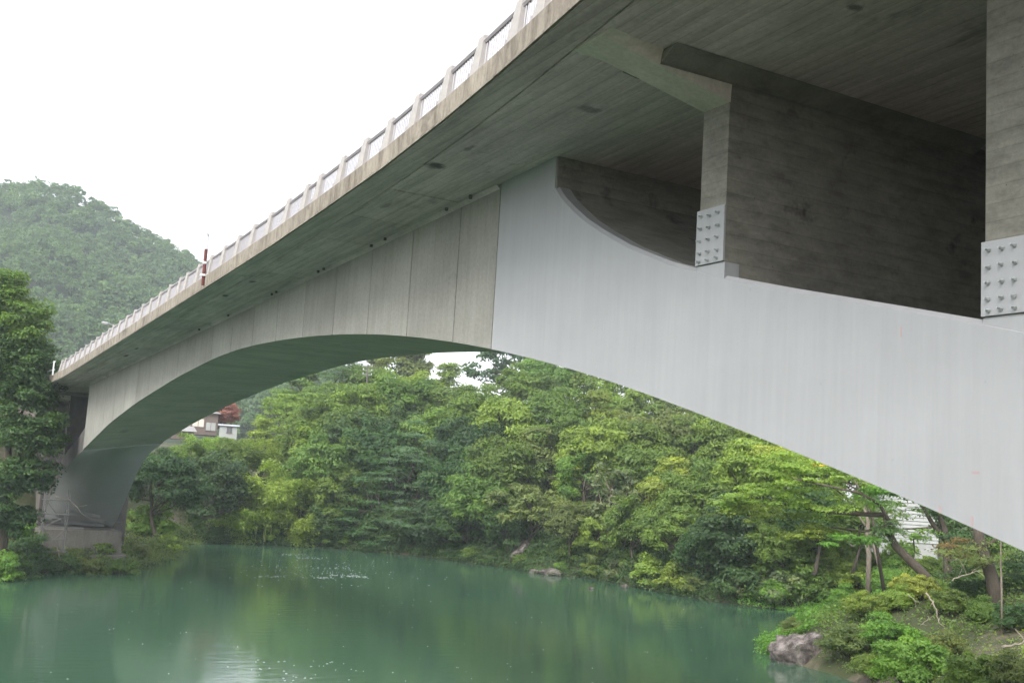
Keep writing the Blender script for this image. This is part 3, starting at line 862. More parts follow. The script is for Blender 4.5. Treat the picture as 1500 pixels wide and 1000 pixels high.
TREES = [
 # px, py, r, kind, tint, name, label, group
 (238, 716, 38, 'round1', 'deep', 'broadleaf_tree', 'dark green tree just right of the far arch foot'),
 (312, 722, 44, 'round0', 'deep', 'broadleaf_tree', 'broad dark green tree overhanging the water beyond the far arch foot'),
 (278, 682, 28, 'round2', 'mid', 'broadleaf_tree', 'mid green treetop just below the brown house'),
 (388, 648, 30, 'layer0', 'light', 'broadleaf_tree', 'light green tree to the right of the white shed'),
 (232, 690, 26, 'round3', 'dark', 'broadleaf_tree', 'dark treetop touching the grey arch below the grey roof'),
 (345, 674, 26, 'round1', 'mid', 'broadleaf_tree', 'small green tree just below the white shed'),
 (430, 612, 36, 'open', 'light', 'broadleaf_tree', 'pale green tree right of the red leaved tree'),
 (440, 575, 34, 'tall', 'mid', 'broadleaf_tree', 'green tree close under the arch left of the conifer'),
 (500, 572, 44, 'pine', 'dark', 'conifer_tree', 'dark conifer under the arch left of the utility pole'),
 (578, 548, 40, 'round2', 'olive', 'broadleaf_tree', 'rounded olive tree on the skyline right of the utility pole'),
 (652, 576, 38, 'layer1', 'mid', 'broadleaf_tree', 'spreading tree in the middle of the bright skyline gap'),
 (752, 548, 46, 'open', 'deep', 'broadleaf_tree', 'dark tree with sky showing through at the right of the skyline gap'),
 (702, 606, 26, 'open', 'mid', 'broadleaf_tree', 'low loose tree in the dip of the skyline gap'),
 (800, 560, 36, 'round3', 'mid', 'broadleaf_tree', 'treetop just right of the dark skyline tree under the arch edge'),
 (610, 695, 52, 'pine', 'blue', 'pine_tree', 'layered blue green pine in the middle of the far wood'),
 (542, 742, 44, 'pine', 'dark', 'pine_tree', 'dark flat tiered pine low on the far bank'),
 (688, 668, 42, 'round0', 'deep', 'broadleaf_tree', 'dark round tree right of the blue green pine'),
 (838, 716, 30, 'layer0', 'lime', 'broadleaf_tree', 'bright lime tree with flat branches above the far rocks'),
 (900, 738, 42, 'sparse', 'grey', 'broadleaf_tree', 'thin grey green tree with a pale bare trunk'),
 (980, 722, 44, 'layer1', 'yellow', 'broadleaf_tree', 'yellow green tree with drooping tiers left of the maple'),
 (1016, 672, 40, 'tall', 'mid', 'broadleaf_tree', 'upright green tree close under the arch left of the maple'),
 (712, 742, 44, 'round3', 'mid', 'broadleaf_tree', 'mid green tree leaning over the water left of the far rocks'),
 (776, 752, 40, 'open', 'olive', 'broadleaf_tree', 'olive tree directly above the pale cliff rock'),
 (640, 776, 34, 'round1', 'deep', 'broadleaf_tree', 'dark low tree at the foot of the pine'),
 (585, 780, 30, 'round0', 'dark', 'broadleaf_tree', 'dark low tree by the water left of the shaded inlet'),
 (1070, 800, 42, 'round2', 'deep', 'broadleaf_tree', 'very dark tree in the hollow below the maple'),
 (1030, 812, 34, 'round1', 'dark', 'broadleaf_tree', 'dark low tree at the left of the shaded hollow'),
]
ORD = ['first', 'second', 'third', 'fourth', 'fifth', 'sixth', 'seventh', 'eighth', 'ninth', 'tenth', 'eleventh', 'twelfth', 'thirteenth', 'fourteenth', 'fifteenth', 'sixteenth', 'seventeenth', 'eighteenth', 'nineteenth', 'twentieth']
LOOK = {'mid': 'mid green', 'light': 'light green', 'dark': 'dark green', 'olive': 'olive', 'deep': 'very dark green', 'lime': 'lime green', 'grey': 'grey green', 'yellow': 'yellow green', 'vivid': 'bright green', 'blue': 'bluish green'}
def row(what, lst):
    for i, e in enumerate(sorted(lst)):
        sh = 'tiered' if 'layer' in e[3] else 'rounded'
        TREES.append(e + ('broadleaf_tree', '%s %s tree, %s from left in the %s row of the far wood' % (LOOK[e[4]], sh, ORD[i], what), 'trees in the %s row of the far wood' % what))
row('upper middle', [(482,640,42,'round0','mid'),(535,618,44,'round2','light'),(592,606,44,'round1','mid'),(645,618,42,'layer0','mid'),
          (700,628,42,'round2','mid'),(745,640,46,'round1','light'),(640,652,40,'round0','mid'),(810,625,44,'round0','mid'),(870,622,44,'layer0','light'),(965,655,42,'round0','olive'),
          (520,652,38,'round0','dark'),(600,650,38,'round3','dark'),(450,650,36,'round2','light'),(1040,668,42,'round1','mid'),(1090,672,42,'round3','light')])
row('lower middle', [(560,672,42,'round3','dark'),(520,690,42,'layer1','mid'),(470,690,40,'round3','mid'),(736,700,44,'round0','mid'),(790,680,46,'layer1','olive'),(835,664,42,'round2','mid'),
          (880,672,46,'round3','light'),(930,668,42,'round1','mid'),(690,700,36,'round1','dark'),(865,705,36,'round2','mid'),(945,700,40,'round1','mid'),(660,712,36,'round2','dark'),
          (1075,720,40,'round0','mid'),(1020,740,40,'round2','mid'),(1110,760,40,'round3','dark')])
row('top', [(848,584,40,'round1','mid'),(900,598,42,'layer1','light'),(950,612,42,'round3','mid'),(1000,628,40,'round2','olive'),(545,580,36,'round1','mid'),
          (612,590,34,'round0','light'),(690,608,34,'round3','mid'),(1046,642,40,'round0','mid'),(760,592,40,'round2','mid'),(470,605,34,'round0','mid'),(1095,650,40,'round2','light'),(1140,664,40,'round1','mid')])
row('bottom', [(505,735,36,'round2','mid'),(675,770,34,'round3','dark'),(745,775,30,'round0','dark'),(840,770,30,'round1','olive'),(935,772,34,'round0','mid'),
          (985,785,34,'round3','mid'),(880,785,28,'round2','light'),(490,770,28,'round3','dark'),(560,775,30,'round1','dark'),(1140,800,34,'round2','mid'),(1185,800,30,'round0','light')])
for t in TREES:
    px, py, r, kind, tint, nm, lab = t[:7]
    P, R = stand(px, py, r * 1.22)
    plant(nm, kind, P, R, tint, lab, 'tree', t[7] if len(t) > 7 else None)

for px, py, r, k, lab in [(388, 716, 46, 0, 'arching yellow green bamboo clump left of the tiered pine'), (440, 700, 42, 1, 'tall bamboo clump between the dark bank tree and the pine'),
                          (352, 762, 36, 1, 'low bamboo drooping to the water beyond the dark bank tree'), (440, 762, 38, 0, 'drooping bamboo at the water below the tall clump'),
                          (410, 665, 34, 1, 'light bamboo tops below the pale tree right of the shed'), (305, 650, 26, 0, 'pale bamboo tops below the brown house')]:
    P, R = stand(px, py, r * 1.2, cz=1.3)
    plant('bamboo_clump', 'bamboo%d' % k, P, R, 'lime', lab, 'bamboo', sub=('foliage', 'culm'))

# the maple over the water, and its neighbours on the right bank
def tree_at(px, py, dist, rpx, kind, tint, name, label, group=None, sz=1.0, tilt=(0, 0)):
    c = at(px, py, dist); R = rpx * dist / F
    return plant(name, kind, (c[0], c[1], c[2] - CZ * R * sz), R, tint, label, 'tree', group, sz=sz, tilt=tilt)

def big_tree(name, label, base, dist, limbs, clusters, tint, leaf, per, seed, cat='tree', r0=0.3, mat='bark', flat=0.3, extra=None):
    """a tree whose limbs and leaf clusters are laid out one by one; points are (px, py, metres nearer/farther)"""
    rng = np.random.default_rng(seed)
    B = at(base[0], base[1], dist + base[2])
    B[2] = min(B[2], hgt(B[0], B[1]) + 0.05) if base[3] else B[2]
    root = empty(name, tuple(B), label, cat)
    W = lambda p: at(p[0], p[1], dist + p[2]) - B
    m = MB()
    for lb_, r_a, r_b in limbs:
        pts = [W(p) for p in lb_]
        if lb_ is limbs[0][0]: pts = [np.array([0, 0, -0.4])] + pts
        m.tube(pts, np.linspace(r_a, r_b, len(pts)), 7)
    tm = m.mesh('trunk', smooth=True); tm.materials.append(MAT[mat])
    link('trunk', tm, None, root)
    groups = {}
    for cx, cy, cdep, rx, ry, n, tn in clusters:
        k = dist / F
        for _ in range(n):
            d = rng.normal(size=3); d /= np.linalg.norm(d); q = rng.random() ** 0.4
            c = W((cx + d[0] * rx * q, cy + d[1] * ry * q, cdep + d[2] * rx * k * q))
            groups.setdefault(tn, []).append((c, rng.uniform(0.55, 1.25)))
    first = True
    for tn, L in groups.items():
        cs = np.array([c for c, _ in L]); rd = np.array([r for _, r in L])
        me = leaf_mesh('crown', pads(rng, cs, rd, per, leaf, flat, up=0.9, rnd=0.5, tvar=0.2))
        c = link('crown', me, None, root)
        c.color = TINT[tn] + (1,)
    return root

big_tree('maple_tree', 'large bright yellow green maple leaning out from the right bank, yellowing leaves at its top', (1384, 866, 0, True), 78,
         [([(1345, 832, -0.3), (1312, 800, -0.5), (1300, 775, -0.5), (1296, 752, 0)], 0.34, 0.17),
          ([(1296, 754, 0), (1250, 752, 0.5), (1200, 748, 1), (1150, 738, 1.5), (1110, 742, 2)], 0.17, 0.05),
          ([(1310, 776, -0.5), (1288, 738, -1), (1260, 722, -1.5), (1215, 712, -2), (1160, 700, -2)], 0.14, 0.04),
          ([(1300, 770, 0), (1265, 778, 1), (1220, 772, 2.5), (1170, 778, 3)], 0.10, 0.03),
          ([(1258, 752, 0.5), (1235, 725, 2), (1190, 690, 3)], 0.09, 0.03)],
         [(1130, 726, 1, 62, 20, 26, 'lime'), (1200, 700, 0, 66, 24, 26, 'lime'), (1110, 752, 2, 48, 16, 16, 'light'), (1215, 745, 1, 60, 18, 20, 'lime'),
          (1180, 778, 2, 52, 14, 14, 'light'), (1290, 730, -1, 36, 20, 10, 'vivid'), (1150, 682, 0, 50, 20, 18, 'lime'), (1245, 688, -1, 40, 12, 10, 'lime'),
          (1300, 775, -0.5, 26, 14, 6, 'dark'), (1245, 790, 0, 46, 12, 9, 'vivid'), (1072, 735, 2, 24, 14, 7, 'lime')],
         'lime', 0.20, 150, 41)
big_tree('maple_tree', 'slender tree with yellow leaves showing just under the arch edge above the maple', (1300, 830, 0, True), 84,
         [([(1278, 760, 0), (1262, 720, 0), (1240, 690, 0)], 0.14, 0.04), ([(1262, 722, 0), (1215, 690, 1), (1165, 665, 1)], 0.07, 0.02)],
         [(1165, 672, 0, 42, 16, 16, 'lime'), (1200, 672, 0, 34, 12, 5, 'gold'), (1120, 665, 1, 26, 14, 9, 'yellow')], 'lime', 0.2, 110, 43)
big_tree('broadleaf_tree', 'pale barked twin stemmed tree standing in the scrub below the maple branches', (1272, 834, 0, True), 90,
         [([(1273, 812, 0), (1269, 790, 0), (1272, 765, 0), (1266, 742, 0), (1272, 715, 0), (1268, 690, 0)], 0.21, 0.07), ([(1288, 826, 0), (1283, 808, 0.3), (1277, 792, 0.2), (1270, 770, 0)], 0.19, 0.10),
          ([(1268, 770, 0), (1245, 735, 1), (1225, 720, 1)], 0.08, 0.03), ([(1271, 745, 0), (1262, 720, -1), (1250, 700, -1)], 0.08, 0.03), ([(1270, 790, 0), (1248, 800, 0), (1240, 790, 0)], 0.06, 0.02)],
         [(1250, 712, 1, 44, 18, 9, 'mid'), (1290, 705, 0, 30, 14, 6, 'light')], 'mid', 0.22, 90, 44, mat='barkpale')
big_tree('broadleaf_tree', 'dark trunked tree with black forked branches before the white building', (1392, 852, 0, True), 86,
         [([(1388, 830, 0), (1388, 795, 0), (1382, 770, 0), (1368, 735, 0)], 0.36, 0.16), ([(1384, 790, 0), (1365, 765, 0), (1352, 742, 0), (1335, 712, 0)], 0.2, 0.08),
          ([(1352, 775, 0), (1338, 790, 0), (1340, 808, 0), (1350, 812, 0)], 0.07, 0.03), ([(1366, 772, 0), (1335, 774, 0), (1305, 776, 0)], 0.07, 0.03)],
         [(1378, 752, 0, 34, 14, 9, 'dark'), (1345, 722, 0, 30, 10, 6, 'dark'), (1410, 790, 0, 30, 14, 7, 'dark'), (1322, 742, 0, 34, 26, 9, 'mid'), (1345, 780, 0, 26, 12, 6, 'vivid')], 'dark', 0.22, 90, 45)
big_tree('broadleaf_tree', 'shadowy dark tree with a thick leaning trunk at the right edge below the arch', (1462, 872, 0, True), 72,
         [([(1452, 842, 0), (1442, 815, 0), (1434, 785, 0), (1430, 760, 0)], 0.42, 0.26), ([(1440, 805, 0), (1465, 785, 0), (1490, 775, 0)], 0.16, 0.06)],
         [(1425, 812, 0, 44, 22, 14, 'olive'), (1408, 838, 0, 34, 18, 9, 'dark'), (1480, 805, 2, 50, 24, 14, 'deep'), (1500, 840, 3, 46, 22, 12, 'deep'), (1405, 800, 1, 24, 16, 6, 'rust'), (1440, 790, 3, 60, 20, 12, 'deep'), (1475, 860, 5, 50, 16, 10, 'deep')], 'dark', 0.17, 130, 46)
big_tree('sapling', 'thin pale sapling stem hanging at the far right under the arch', (1468, 868, 0, True), 66,
         [([(1467, 850, 0), (1466, 830, 0), (1466, 795, 0), (1467, 770, 0)], 0.06, 0.025)], [(1467, 800, 0, 14, 20, 6, 'mid')], 'mid', 0.14, 40, 47, mat='barkpale')

for px, py, d_, r_, k_, t_, lab in [(1165, 688, 112, 62, 'round0', 'mid', 'green tree close behind the yellowing maple top'), (1228, 704, 114, 56, 'round2', 'mid', 'green tree behind the upper maple limbs'), (1110, 690, 108, 56, 'round3', 'light', 'light green tree filling the gap left of the maple crown'),
                                 (1195, 760, 104, 46, 'round1', 'dark', 'dark tree in shade behind the lower maple branches'), (1250, 770, 106, 40, 'round3', 'mid', 'small green tree left of the white building'), (1440, 760, 100, 60, 'round0', 'dark', 'dark tree right of the white building under the arch')]:
    tree_at(px, py, d_, r_, k_, t_, 'broadleaf_tree', lab)

# the big tree at the left edge before the far abutment
big_tree('broadleaf_tree', 'tall leafy green tree at the left edge before the bridge abutment', (6, 802, 0, True), 97,
         [([(8, 740, 0), (12, 660, 0), (10, 560, 0), (14, 460, 0)], 0.42, 0.12), ([(12, 690, 0), (40, 650, -1), (80, 622, -2)], 0.14, 0.03), ([(12, 640, 0), (45, 580, 0), (66, 540, -1)], 0.14, 0.03),
          ([(10, 600, 0), (-20, 540, 0), (-40, 500, 0)], 0.14, 0.03), ([(12, 540, 0), (36, 490, 0), (50, 460, 0)], 0.12, 0.03), ([(12, 700, 0), (30, 690, -1), (56, 690, -2)], 0.09, 0.02)],
         [(5, 425, 0, 36, 34, 48, 'mid'), (30, 470, 0, 44, 40, 74, 'mid'), (40, 530, 0, 46, 40, 79, 'dark'), (-20, 520, 0, 50, 60, 66, 'dark'), (30, 585, -1, 44, 34, 66, 'dark'),
          (74, 618, -2, 26, 10, 22, 'dark'), (20, 635, -1, 50, 24, 44, 'dark'), (30, 690, -1, 40, 22, 39, 'dark'), (-10, 720, 0, 50, 40, 48, 'dark'), (60, 575, 0, 26, 26, 26, 'dark'), (58, 645, -1.5, 40, 26, 34, 'dark'), (46, 700, -1.5, 40, 26, 30, 'deep'), (18, 760, -1, 50, 26, 34, 'deep'), (30, 560, -1, 46, 40, 30, 'dark')], 'mid', 0.26, 150, 51, flat=0.55)

# shrubs: along the far shore, on the headland and on the right bank
def shrub(px, py, rpx, kind, tint, label, group=None, name='shrub', sz=1.0, tmin=48, tmax=200):
    P, R = stand(px, py + rpx * 0.4, rpx, cz=0.1, dmin=0.15, tmin=tmin, tmax=tmax)
    P[2] = hgt(P[0], P[1]) - 0.05
    return plant(name, kind, P, R, tint, label, 'bush', group, sub=('foliage', 'stem'), sz=sz)
SG = ('low shrub fringing the water along the far wood', 'shrubs along the far shoreline')
for n_, (px, py, r, k, t) in enumerate(sorted([(470,798,14,'shrub0','mid'),(505,801,12,'shrub1','lime'),(545,806,12,'shrub2','dark'),(590,810,12,'shrub1','dark'),(625,813,13,'shrub0','dark'),
                        (660,816,12,'shrub2','dark'),(690,818,14,'shrub1','mid'),(722,822,13,'shrub0','dark'),(430,796,12,'shrub2','light'),(395,794,12,'shrub0','lime'),(355,792,12,'shrub1','mid'),(315,790,12,'shrub2','dark'),
                        (868,838,15,'shrub1','light'),(905,845,17,'shrub0','grey'),(835,812,18,'shrub2','mid'),(880,812,20,'shrub0','olive'),(925,820,20,'shrub1','mid')])):
    shrub(px, py, r * 1.25, k, t, '%s low shrub, %s from left along the far shoreline' % (LOOK[t], ORD[n_]), SG[1])
for px, py, r, k, t, lab in [(222,768,26,'shrub2','vivid','bright green bush beside the far arch footing'),(243,797,15,'shrub0','lime','yellow green bush at the tip of the left bank'),
                             (200,806,16,'shrub1','olive','olive bush before the arch footing'),(150,812,15,'shrub0','mid','low bush in front of the far footing'),(110,815,14,'shrub1','olive','low scrub right of the scaffold foot'),
                             (40,812,22,'shrub2','dark','dark bush at the water under the left tree'),(8,770,24,'shrub0','vivid','bright leafy bush cut by the left edge of the picture'),(195,760,14,'shrub1','light','small bush tight against the arch footing'),
                             (952,842,24,'shrub2','lime','lime bush at the water left of the dark hollow'),(990,850,24,'shrub0','light','light bush hanging over the water below the yellow green tree'),(1020,862,20,'shrub1','olive','olive bush at the water before the hollow'),
                             (765,836,13,'shrub1','mid','small bush on the pale cliff rock'),(822,838,10,'shrub0','vivid','tiny green tuft at the end of the flat rock'),
                             (1110,868,26,'shrub1','grey','rounded grey green bush at the waterline of the inlet'),(1150,872,26,'shrub0','grey','second grey green bush right of the rounded one'),(1110,815,24,'shrub2','mid','upright bush in the dark hollow under the maple'),
                             (1190,868,26,'shrub2','mid','mid green bush above the small inlet'),(1225,880,22,'fineshrub1','vivid','dense bush behind the big rock'),(1180,835,28,'shrub0','light','pale bush on the slope below the maple'),
                             (1240,842,30,'fineshrub','light','pale scrub at the foot of the twin stemmed tree'),(1300,848,30,'fineshrub1','vivid','green bush right of the twin stemmed tree'),(1340,862,26,'fineshrub','yellow','yellowish bush beside the leaning maple trunk'),
                             (1270,885,28,'fineshrub','light','light scrub on the slope right of the big rock'),(1310,880,24,'fineshrub1','light','soft green scrub above the round boulder'),(1390,880,24,'fineshrub','mid','leafy bush right of the white dead branch'),
                             (1132,925,26,'fineshrub','vivid','vivid green bush at the water left of the big rock'),(1165,918,16,'fineshrub1','olive','olive weeds on top of the big rock'),
                             (1250,940,32,'fineshrub','olive','brownish bush right of the big rock'),(1310,930,34,'fineshrub1','vivid','leafy green bush in front of the round boulder'),(1335,972,46,'fineshrub','vivid','large leafy bush at the bottom of the bank'),
                             (1285,975,30,'fineshrub1','mid','leafy bush low over the water right of the big rock'),(1430,985,36,'fineshrub','mid','bush at the bottom right on the bare soil'),(1390,945,24,'fineshrub1','olive','thin weeds on the bare soil patch'),
                             (1490,905,26,'fineshrub','dark','dark bush at the right edge above the fallen log'),(1440,895,22,'fineshrub1','mid','low weeds at the top of the bare soil'),(1490,985,28,'fineshrub1','olive','weedy bush in the bottom right corner'),(1420,862,22,'fineshrub','dark','dark undergrowth left of the thick leaning trunk'),
                             (1355,835,28,'fineshrub','light','pale bush between the maple trunk and the dark forked tree'),
                             (1150,835,34,'shrub2','mid','tall bush under the left end of the maple crown'),(1210,822,36,'shrub0','light','tall pale bush left of the twin stemmed tree'),(1085,850,34,'shrub1','dark','dark bush at the mouth of the shaded hollow'),
                             (1255,812,28,'shrub2','mid','rounded bush close behind the twin stemmed tree'),(1320,826,30,'shrub0','vivid','bright bush behind the leaning maple trunk'),(1060,842,28,'shrub0','deep','very dark bush inside the shaded hollow')]:
    shrub(px, py, r * 1.35, k, t, lab)

for px, py, d_, r_, k_, t_, lab in [(8, 790, 95.0, 30, 'shrub2', 'vivid', 'leafy bush hiding the foot of the tall left tree'), (34, 800, 97.5, 24, 'shrub0', 'dark', 'dark bush just right of the tall left tree'),
                                    (178, 806, 103.5, 24, 'shrub1', 'mid', 'bushy growth against the corner of the far footing'), (104, 802, 102.8, 22, 'shrub0', 'dark', 'dark bush before the scaffold foot'), (62, 806, 101.5, 24, 'shrub1', 'deep', 'very dark bush left of the scaffold foot'), (152, 806, 103.4, 20, 'shrub0', 'olive', 'olive bush hiding the footing right of the middle'), (128, 812, 102.6, 18, 'shrub2', 'olive', 'weedy bush hiding the middle of the far footing')]:
    c = at(px, py, d_); R = r_ * d_ / F
    plant('shrub', k_, (c[0], c[1], max(hgt(c[0], c[1]) - 0.1, -0.2)), R, t_, lab, 'bush', sub=('foliage', 'stem'))

# ------------------------------------------------------------------ rocks, dead wood, litter
def rock(name, P, size, label, seed, rz=0.0, cat='rock', pk=1.0):
    import bmesh
    rng = np.random.default_rng(seed)
    bm = bmesh.new(); bmesh.ops.create_icosphere(bm, subdivisions=5, radius=1.0)
    pl = rng.normal(size=(16, 3)); pl /= np.linalg.norm(pl, axis=1, keepdims=True); dd = rng.uniform(0.55, 0.92, 16)
    from mathutils import noise as mn
    for v in bm.verts:
        p = np.array(v.co)
        for n_, d_ in zip(pl, dd):
            q = p @ n_ - d_
            if q > 0: p = p - n_ * q * 0.92
        a1 = mn.ridged_multi_fractal(Vector(p * np.array([1.6, 1.6, 0.8]) + seed), 1.0, 2.1, 5, 0.9, 2.0)
        a2 = mn.fractal(Vector(p * 3.2 + seed * 2.0), 0.9, 2.0, 5)
        p = p * (0.86 + 0.085 * a1 + 0.13 * a2)
        v.co = p * np.array(size)
    me = bpy.data.meshes.new(name); bm.to_mesh(me); bm.free()
    o = link(name, me, MAT['rock'], None, tuple(P), (0, 0, rz))
    return tag(o, label, cat)
def wpt(px, py, z=0.0):
    rv = ray(px, py); t = (z - CAM[2]) / rv[2]
    return CAM + rv * t
p = wpt(1192, 970); rock('boulder', (p[0] - 0.6, p[1] - 0.2, 0.25), (3.1, 1.7, 2.2), 'big craggy grey brown rock at the water on the right bank', 3, -0.55)
p = wpt(808, 842); rock('flat_rock', (p[0], p[1] + 0.3, 0.2), (1.5, 0.9, 0.55), 'flat pale rock at the waterline of the far shore', 5, -0.6)
p = wpt(784, 839); rock('flat_rock', (p[0], p[1] + 0.3, 0.15), (0.8, 0.6, 0.4), 'small pale rock at the left end of the flat rock', 6, -0.6)
p = wpt(768, 835); rock('cliff_rock', (p[0] + 1.0, p[1] + 2.6, 1.6), (1.9, 1.5, 1.9), 'pale cliff rock above the water on the far shore', 7, 0.3)
p = wpt(1345, 918, 1.9); rock('boulder', (p[0], p[1], hgt(p[0], p[1]) + 0.35), (1.25, 1.0, 0.85), 'round brown boulder among bushes behind the white dead branch', 8, 0.4)
p = wpt(866, 862); rock('small_rock', (p[0], p[1], 0.0), (0.38, 0.3, 0.22), 'small lone stone in the water off the far shore', 12)
p = wpt(920, 860); rock('small_rock', (p[0], p[1] + 0.4, 0.05), (0.55, 0.35, 0.3), 'small rock at the foot of the lime bush', 13)
p = wpt(227, 819); rock('small_rock', (p[0], p[1] + 0.2, 0.02), (0.7, 0.4, 0.22), 'flat stone at the tip of the left bank', 14)

def branch(label, pts, dist, r, name='dead_branch', twigs=(), cat='branch', mat='deadwood'):
    W_ = [at(a, b, dist + c) for a, b, c in pts]
    g = min(W_, key=lambda q: q[2])
    rg = np.random.default_rng(int(pts[0][0] * 7 + pts[0][1]))
    fine = [W_[0]]
    for a_, b_ in zip(W_[:-1], W_[1:]):
        L_ = np.linalg.norm(b_ - a_)
        for u in (0.33, 0.66): fine.append(a_ + (b_ - a_) * u + rg.normal(size=3) * L_ * 0.07)
        fine.append(b_)
    r = r * 0.62
    m = MB(); m.tube(fine, np.linspace(r, r * 0.3, len(fine)) * rg.uniform(0.85, 1.2, len(fine)), 6)
    T_ = np.linalg.norm(W_[-1] - W_[0])
    for k in range(4):
        i_ = rg.integers(1, len(fine) - 1); d_ = (fine[-1] - fine[0]) / T_ + rg.normal(size=3) * 0.8
        m.tube([fine[i_], fine[i_] + d_ * T_ * 0.13 + rg.normal(size=3) * 0.03, fine[i_] + d_ * T_ * 0.24], [r * 0.45, r * 0.3, r * 0.12], 5)
    for tw in twigs:
        m.tube([at(a, b, dist + c) for a, b, c in tw], np.linspace(r * 0.5, r * 0.2, len(tw)), 5)
    o = link(name, m.mesh(name, g, True), MAT[mat], None, tuple(g))
    return tag(o, label, cat)
branch('bleached white dead branch hanging beside the round boulder', [(1356, 868, 0), (1366, 880, 0), (1372, 892, 0), (1372, 902, 0), (1378, 914, 0), (1384, 918, 0)], 66, 0.085)
branch('thin pale dead branch left of the white one', [(1330, 870, 0), (1338, 876, 0), (1342, 886, 0)], 66, 0.05)
branch('pale dead branch slanting in the dark undergrowth at the right', [(1395, 850, 0), (1408, 843, 0), (1425, 838, 0), (1440, 836, 0)], 66, 0.06)
branch('straight grey twig before the round boulder', [(1348, 915, 0), (1358, 908, 0), (1366, 902, 0)], 64, 0.035)
branch('pale fallen log lying on bare soil at the right edge', [(1468, 948, 0), (1482, 946, 0), (1498, 941, 0), (1515, 936, 0)], 52.5, 0.12, 'fallen_log', cat='log')
branch('long pale vine trailing down the face of the far arch foot', [(80, 726, 0), (95, 730, 0), (110, 740, -0.4), (120, 752, -0.8), (132, 758, -1), (145, 760, -1)], 103, 0.07, 'dead_vine', cat='vine')
branch('bent dead branch at the foot of the scaffold', [(83, 800, 0), (86, 806, 0), (87, 815, 0), (90, 820, 0)], 103, 0.08)

p = wpt(1425, 918, 3.0); zz = hgt(p[0], p[1])
o = link('litter', MB().hexa([(-.35,-.25,0),(.35,-.25,0),(.3,.25,0),(-.3,.25,0),(-.2,-.15,.38),(.22,-.12,.3),(.15,.2,.28),(-.2,.15,.42)]).mesh('litter'), MAT['whitewall'], None, (p[0], p[1], zz - 0.02))
tag(o, 'small white crumpled litter on the bare soil', 'litter')

# scaffold tower by the arch foot
sb = at(76, 800, 104.5); sb[2] = max(0.3, hgt(sb[0], sb[1]))
sc_ = empty('scaffold_tower', tuple(sb), 'grey tubular scaffold tower beside the far arch foot', 'scaffold')
for dx in (-0.95, 0.95):
    for dy in (-0.5, 0.5):
        link('pole', MB().tube([(dx, dy, -0.4), (dx, dy, 6.1)], 0.055, 6).mesh('pole'), MAT['oldsteel'], sc_)
for z in (0.9, 1.9, 2.9, 4.0, 5.2):
    for dy in (-0.5, 0.5):
        link('rail', MB().tube([(-1.15, dy - 0.06, z), (1.15 + (1.2 if z == 2.9 else 0), dy - 0.06, z)], 0.042, 6).mesh('rail'), MAT['oldsteel'], sc_)
for a, b in (((-0.95, -0.55, 0.9), (0.95, -0.55, 2.9)), ((0.95, -0.55, 0.9), (-0.95, -0.55, 2.9)), ((-0.95, -0.55, 2.9), (0.95, -0.55, 4.0)), ((0.95, -0.55, 2.9), (-0.95, -0.55, 5.2))):
    link('brace', MB().tube([a, b], 0.035, 5).mesh('brace'), MAT['oldsteel'], sc_)

# ------------------------------------------------------------------ houses, poles, white building
def house(name, px, py, dist, w, d, h, wall, roof, label, rz, roofh=1.2, over=0.6, wins=(), cat='house', flatroof=False):
    c = at(px, py, dist)
    root = empty(name, tuple(c), label, cat, rz=rz)
    link('wall', MB().box((-w/2, -d/2, -1.0), (w/2, d/2, h)).mesh('wall'), MAT[wall], root)
    a, b = w/2 + over, d/2 + over
    m = MB()
    if flatroof: m.hexa([(-a,-b,h),(a,-b,h),(a,b,h+roofh),(-a,b,h+roofh),(-a,-b,h+.18),(a,-b,h+.18),(a,b,h+roofh+.18),(-a,b,h+roofh+.18)])
    else: m.add([(-a,-b,h),(a,-b,h),(a,b,h),(-a,b,h),(-a*.8,0,h+roofh),(a*.8,0,h+roofh)], [(0,3,2,1),(0,1,5,4),(2,3,4,5),(1,2,5),(3,0,4)])
    link('roof', m.mesh('roof'), MAT[roof], root)
    for x0, x1, z0, z1, mt in wins:
        wn = link('window', MB().box((x0, -d/2 - 0.06, z0), (x1, -d/2 + 0.02, z1)).mesh('window'), MAT[mt], root)
        link('frame', MB().box((x0 - .08, -d/2 - 0.09, z0 - .12), (x1 + .08, -d/2 - 0.0, z0)).box((x0 - .08, -d/2 - 0.09, z1), (x1 + .08, -d/2, z1 + .1)).box(((x0+x1)/2 - .04, -d/2 - 0.1, z0), ((x0+x1)/2 + .04, -d/2 - .06, z1)).mesh('frame'), MAT['brownwood'], wn)
    return root
FR = -YAW + 0.28
hs_ = house('wooden_house', 292, 628, 196, 5.6, 5, 2.6, 'brownwood', 'roofgrey', 'brown timber house with cream windows on the hill under the arch', FR, 0.6, 0.5,
            [(-2.3, -1.5, 0.3, 1.6, 'cream'), (-1.2, 0.6, 0.3, 1.6, 'cream'), (1.0, 2.5, -0.2, 1.1, 'whitewall')])
house('upper_house', 298, 617, 203, 6.2, 5, 1.7, 'brownwood', 'roofpale', 'pale roofed house just behind and above the brown timber house', FR, 1.5, 0.5, [(1.8, 2.8, 0.3, 1.2, 'cream')])
house('low_outbuilding', 262, 634, 190, 4.6, 4, 0.3, 'brownwood', 'roofgrey', 'low grey roofed outbuilding left of the brown timber house', FR, 0.9, 0.5, cat='outbuilding')
house('white_shed', 334, 634, 188, 2.7, 2.6, 1.1, 'whitewall', 'roofblue', 'small white shed with pale blue roof below the red tree', FR, 0.15, 0.3, [(-0.3, 0.55, 0.0, 0.85, 'pane')], 'shed', True)
P = at(330, 608, 197); R = 2.6
plant('red_tree', 'round1', (P[0], P[1], P[2] - CZ * R), R, 'red', 'red leaved tree beside the house on the hill', 'tree', sz=1.0)
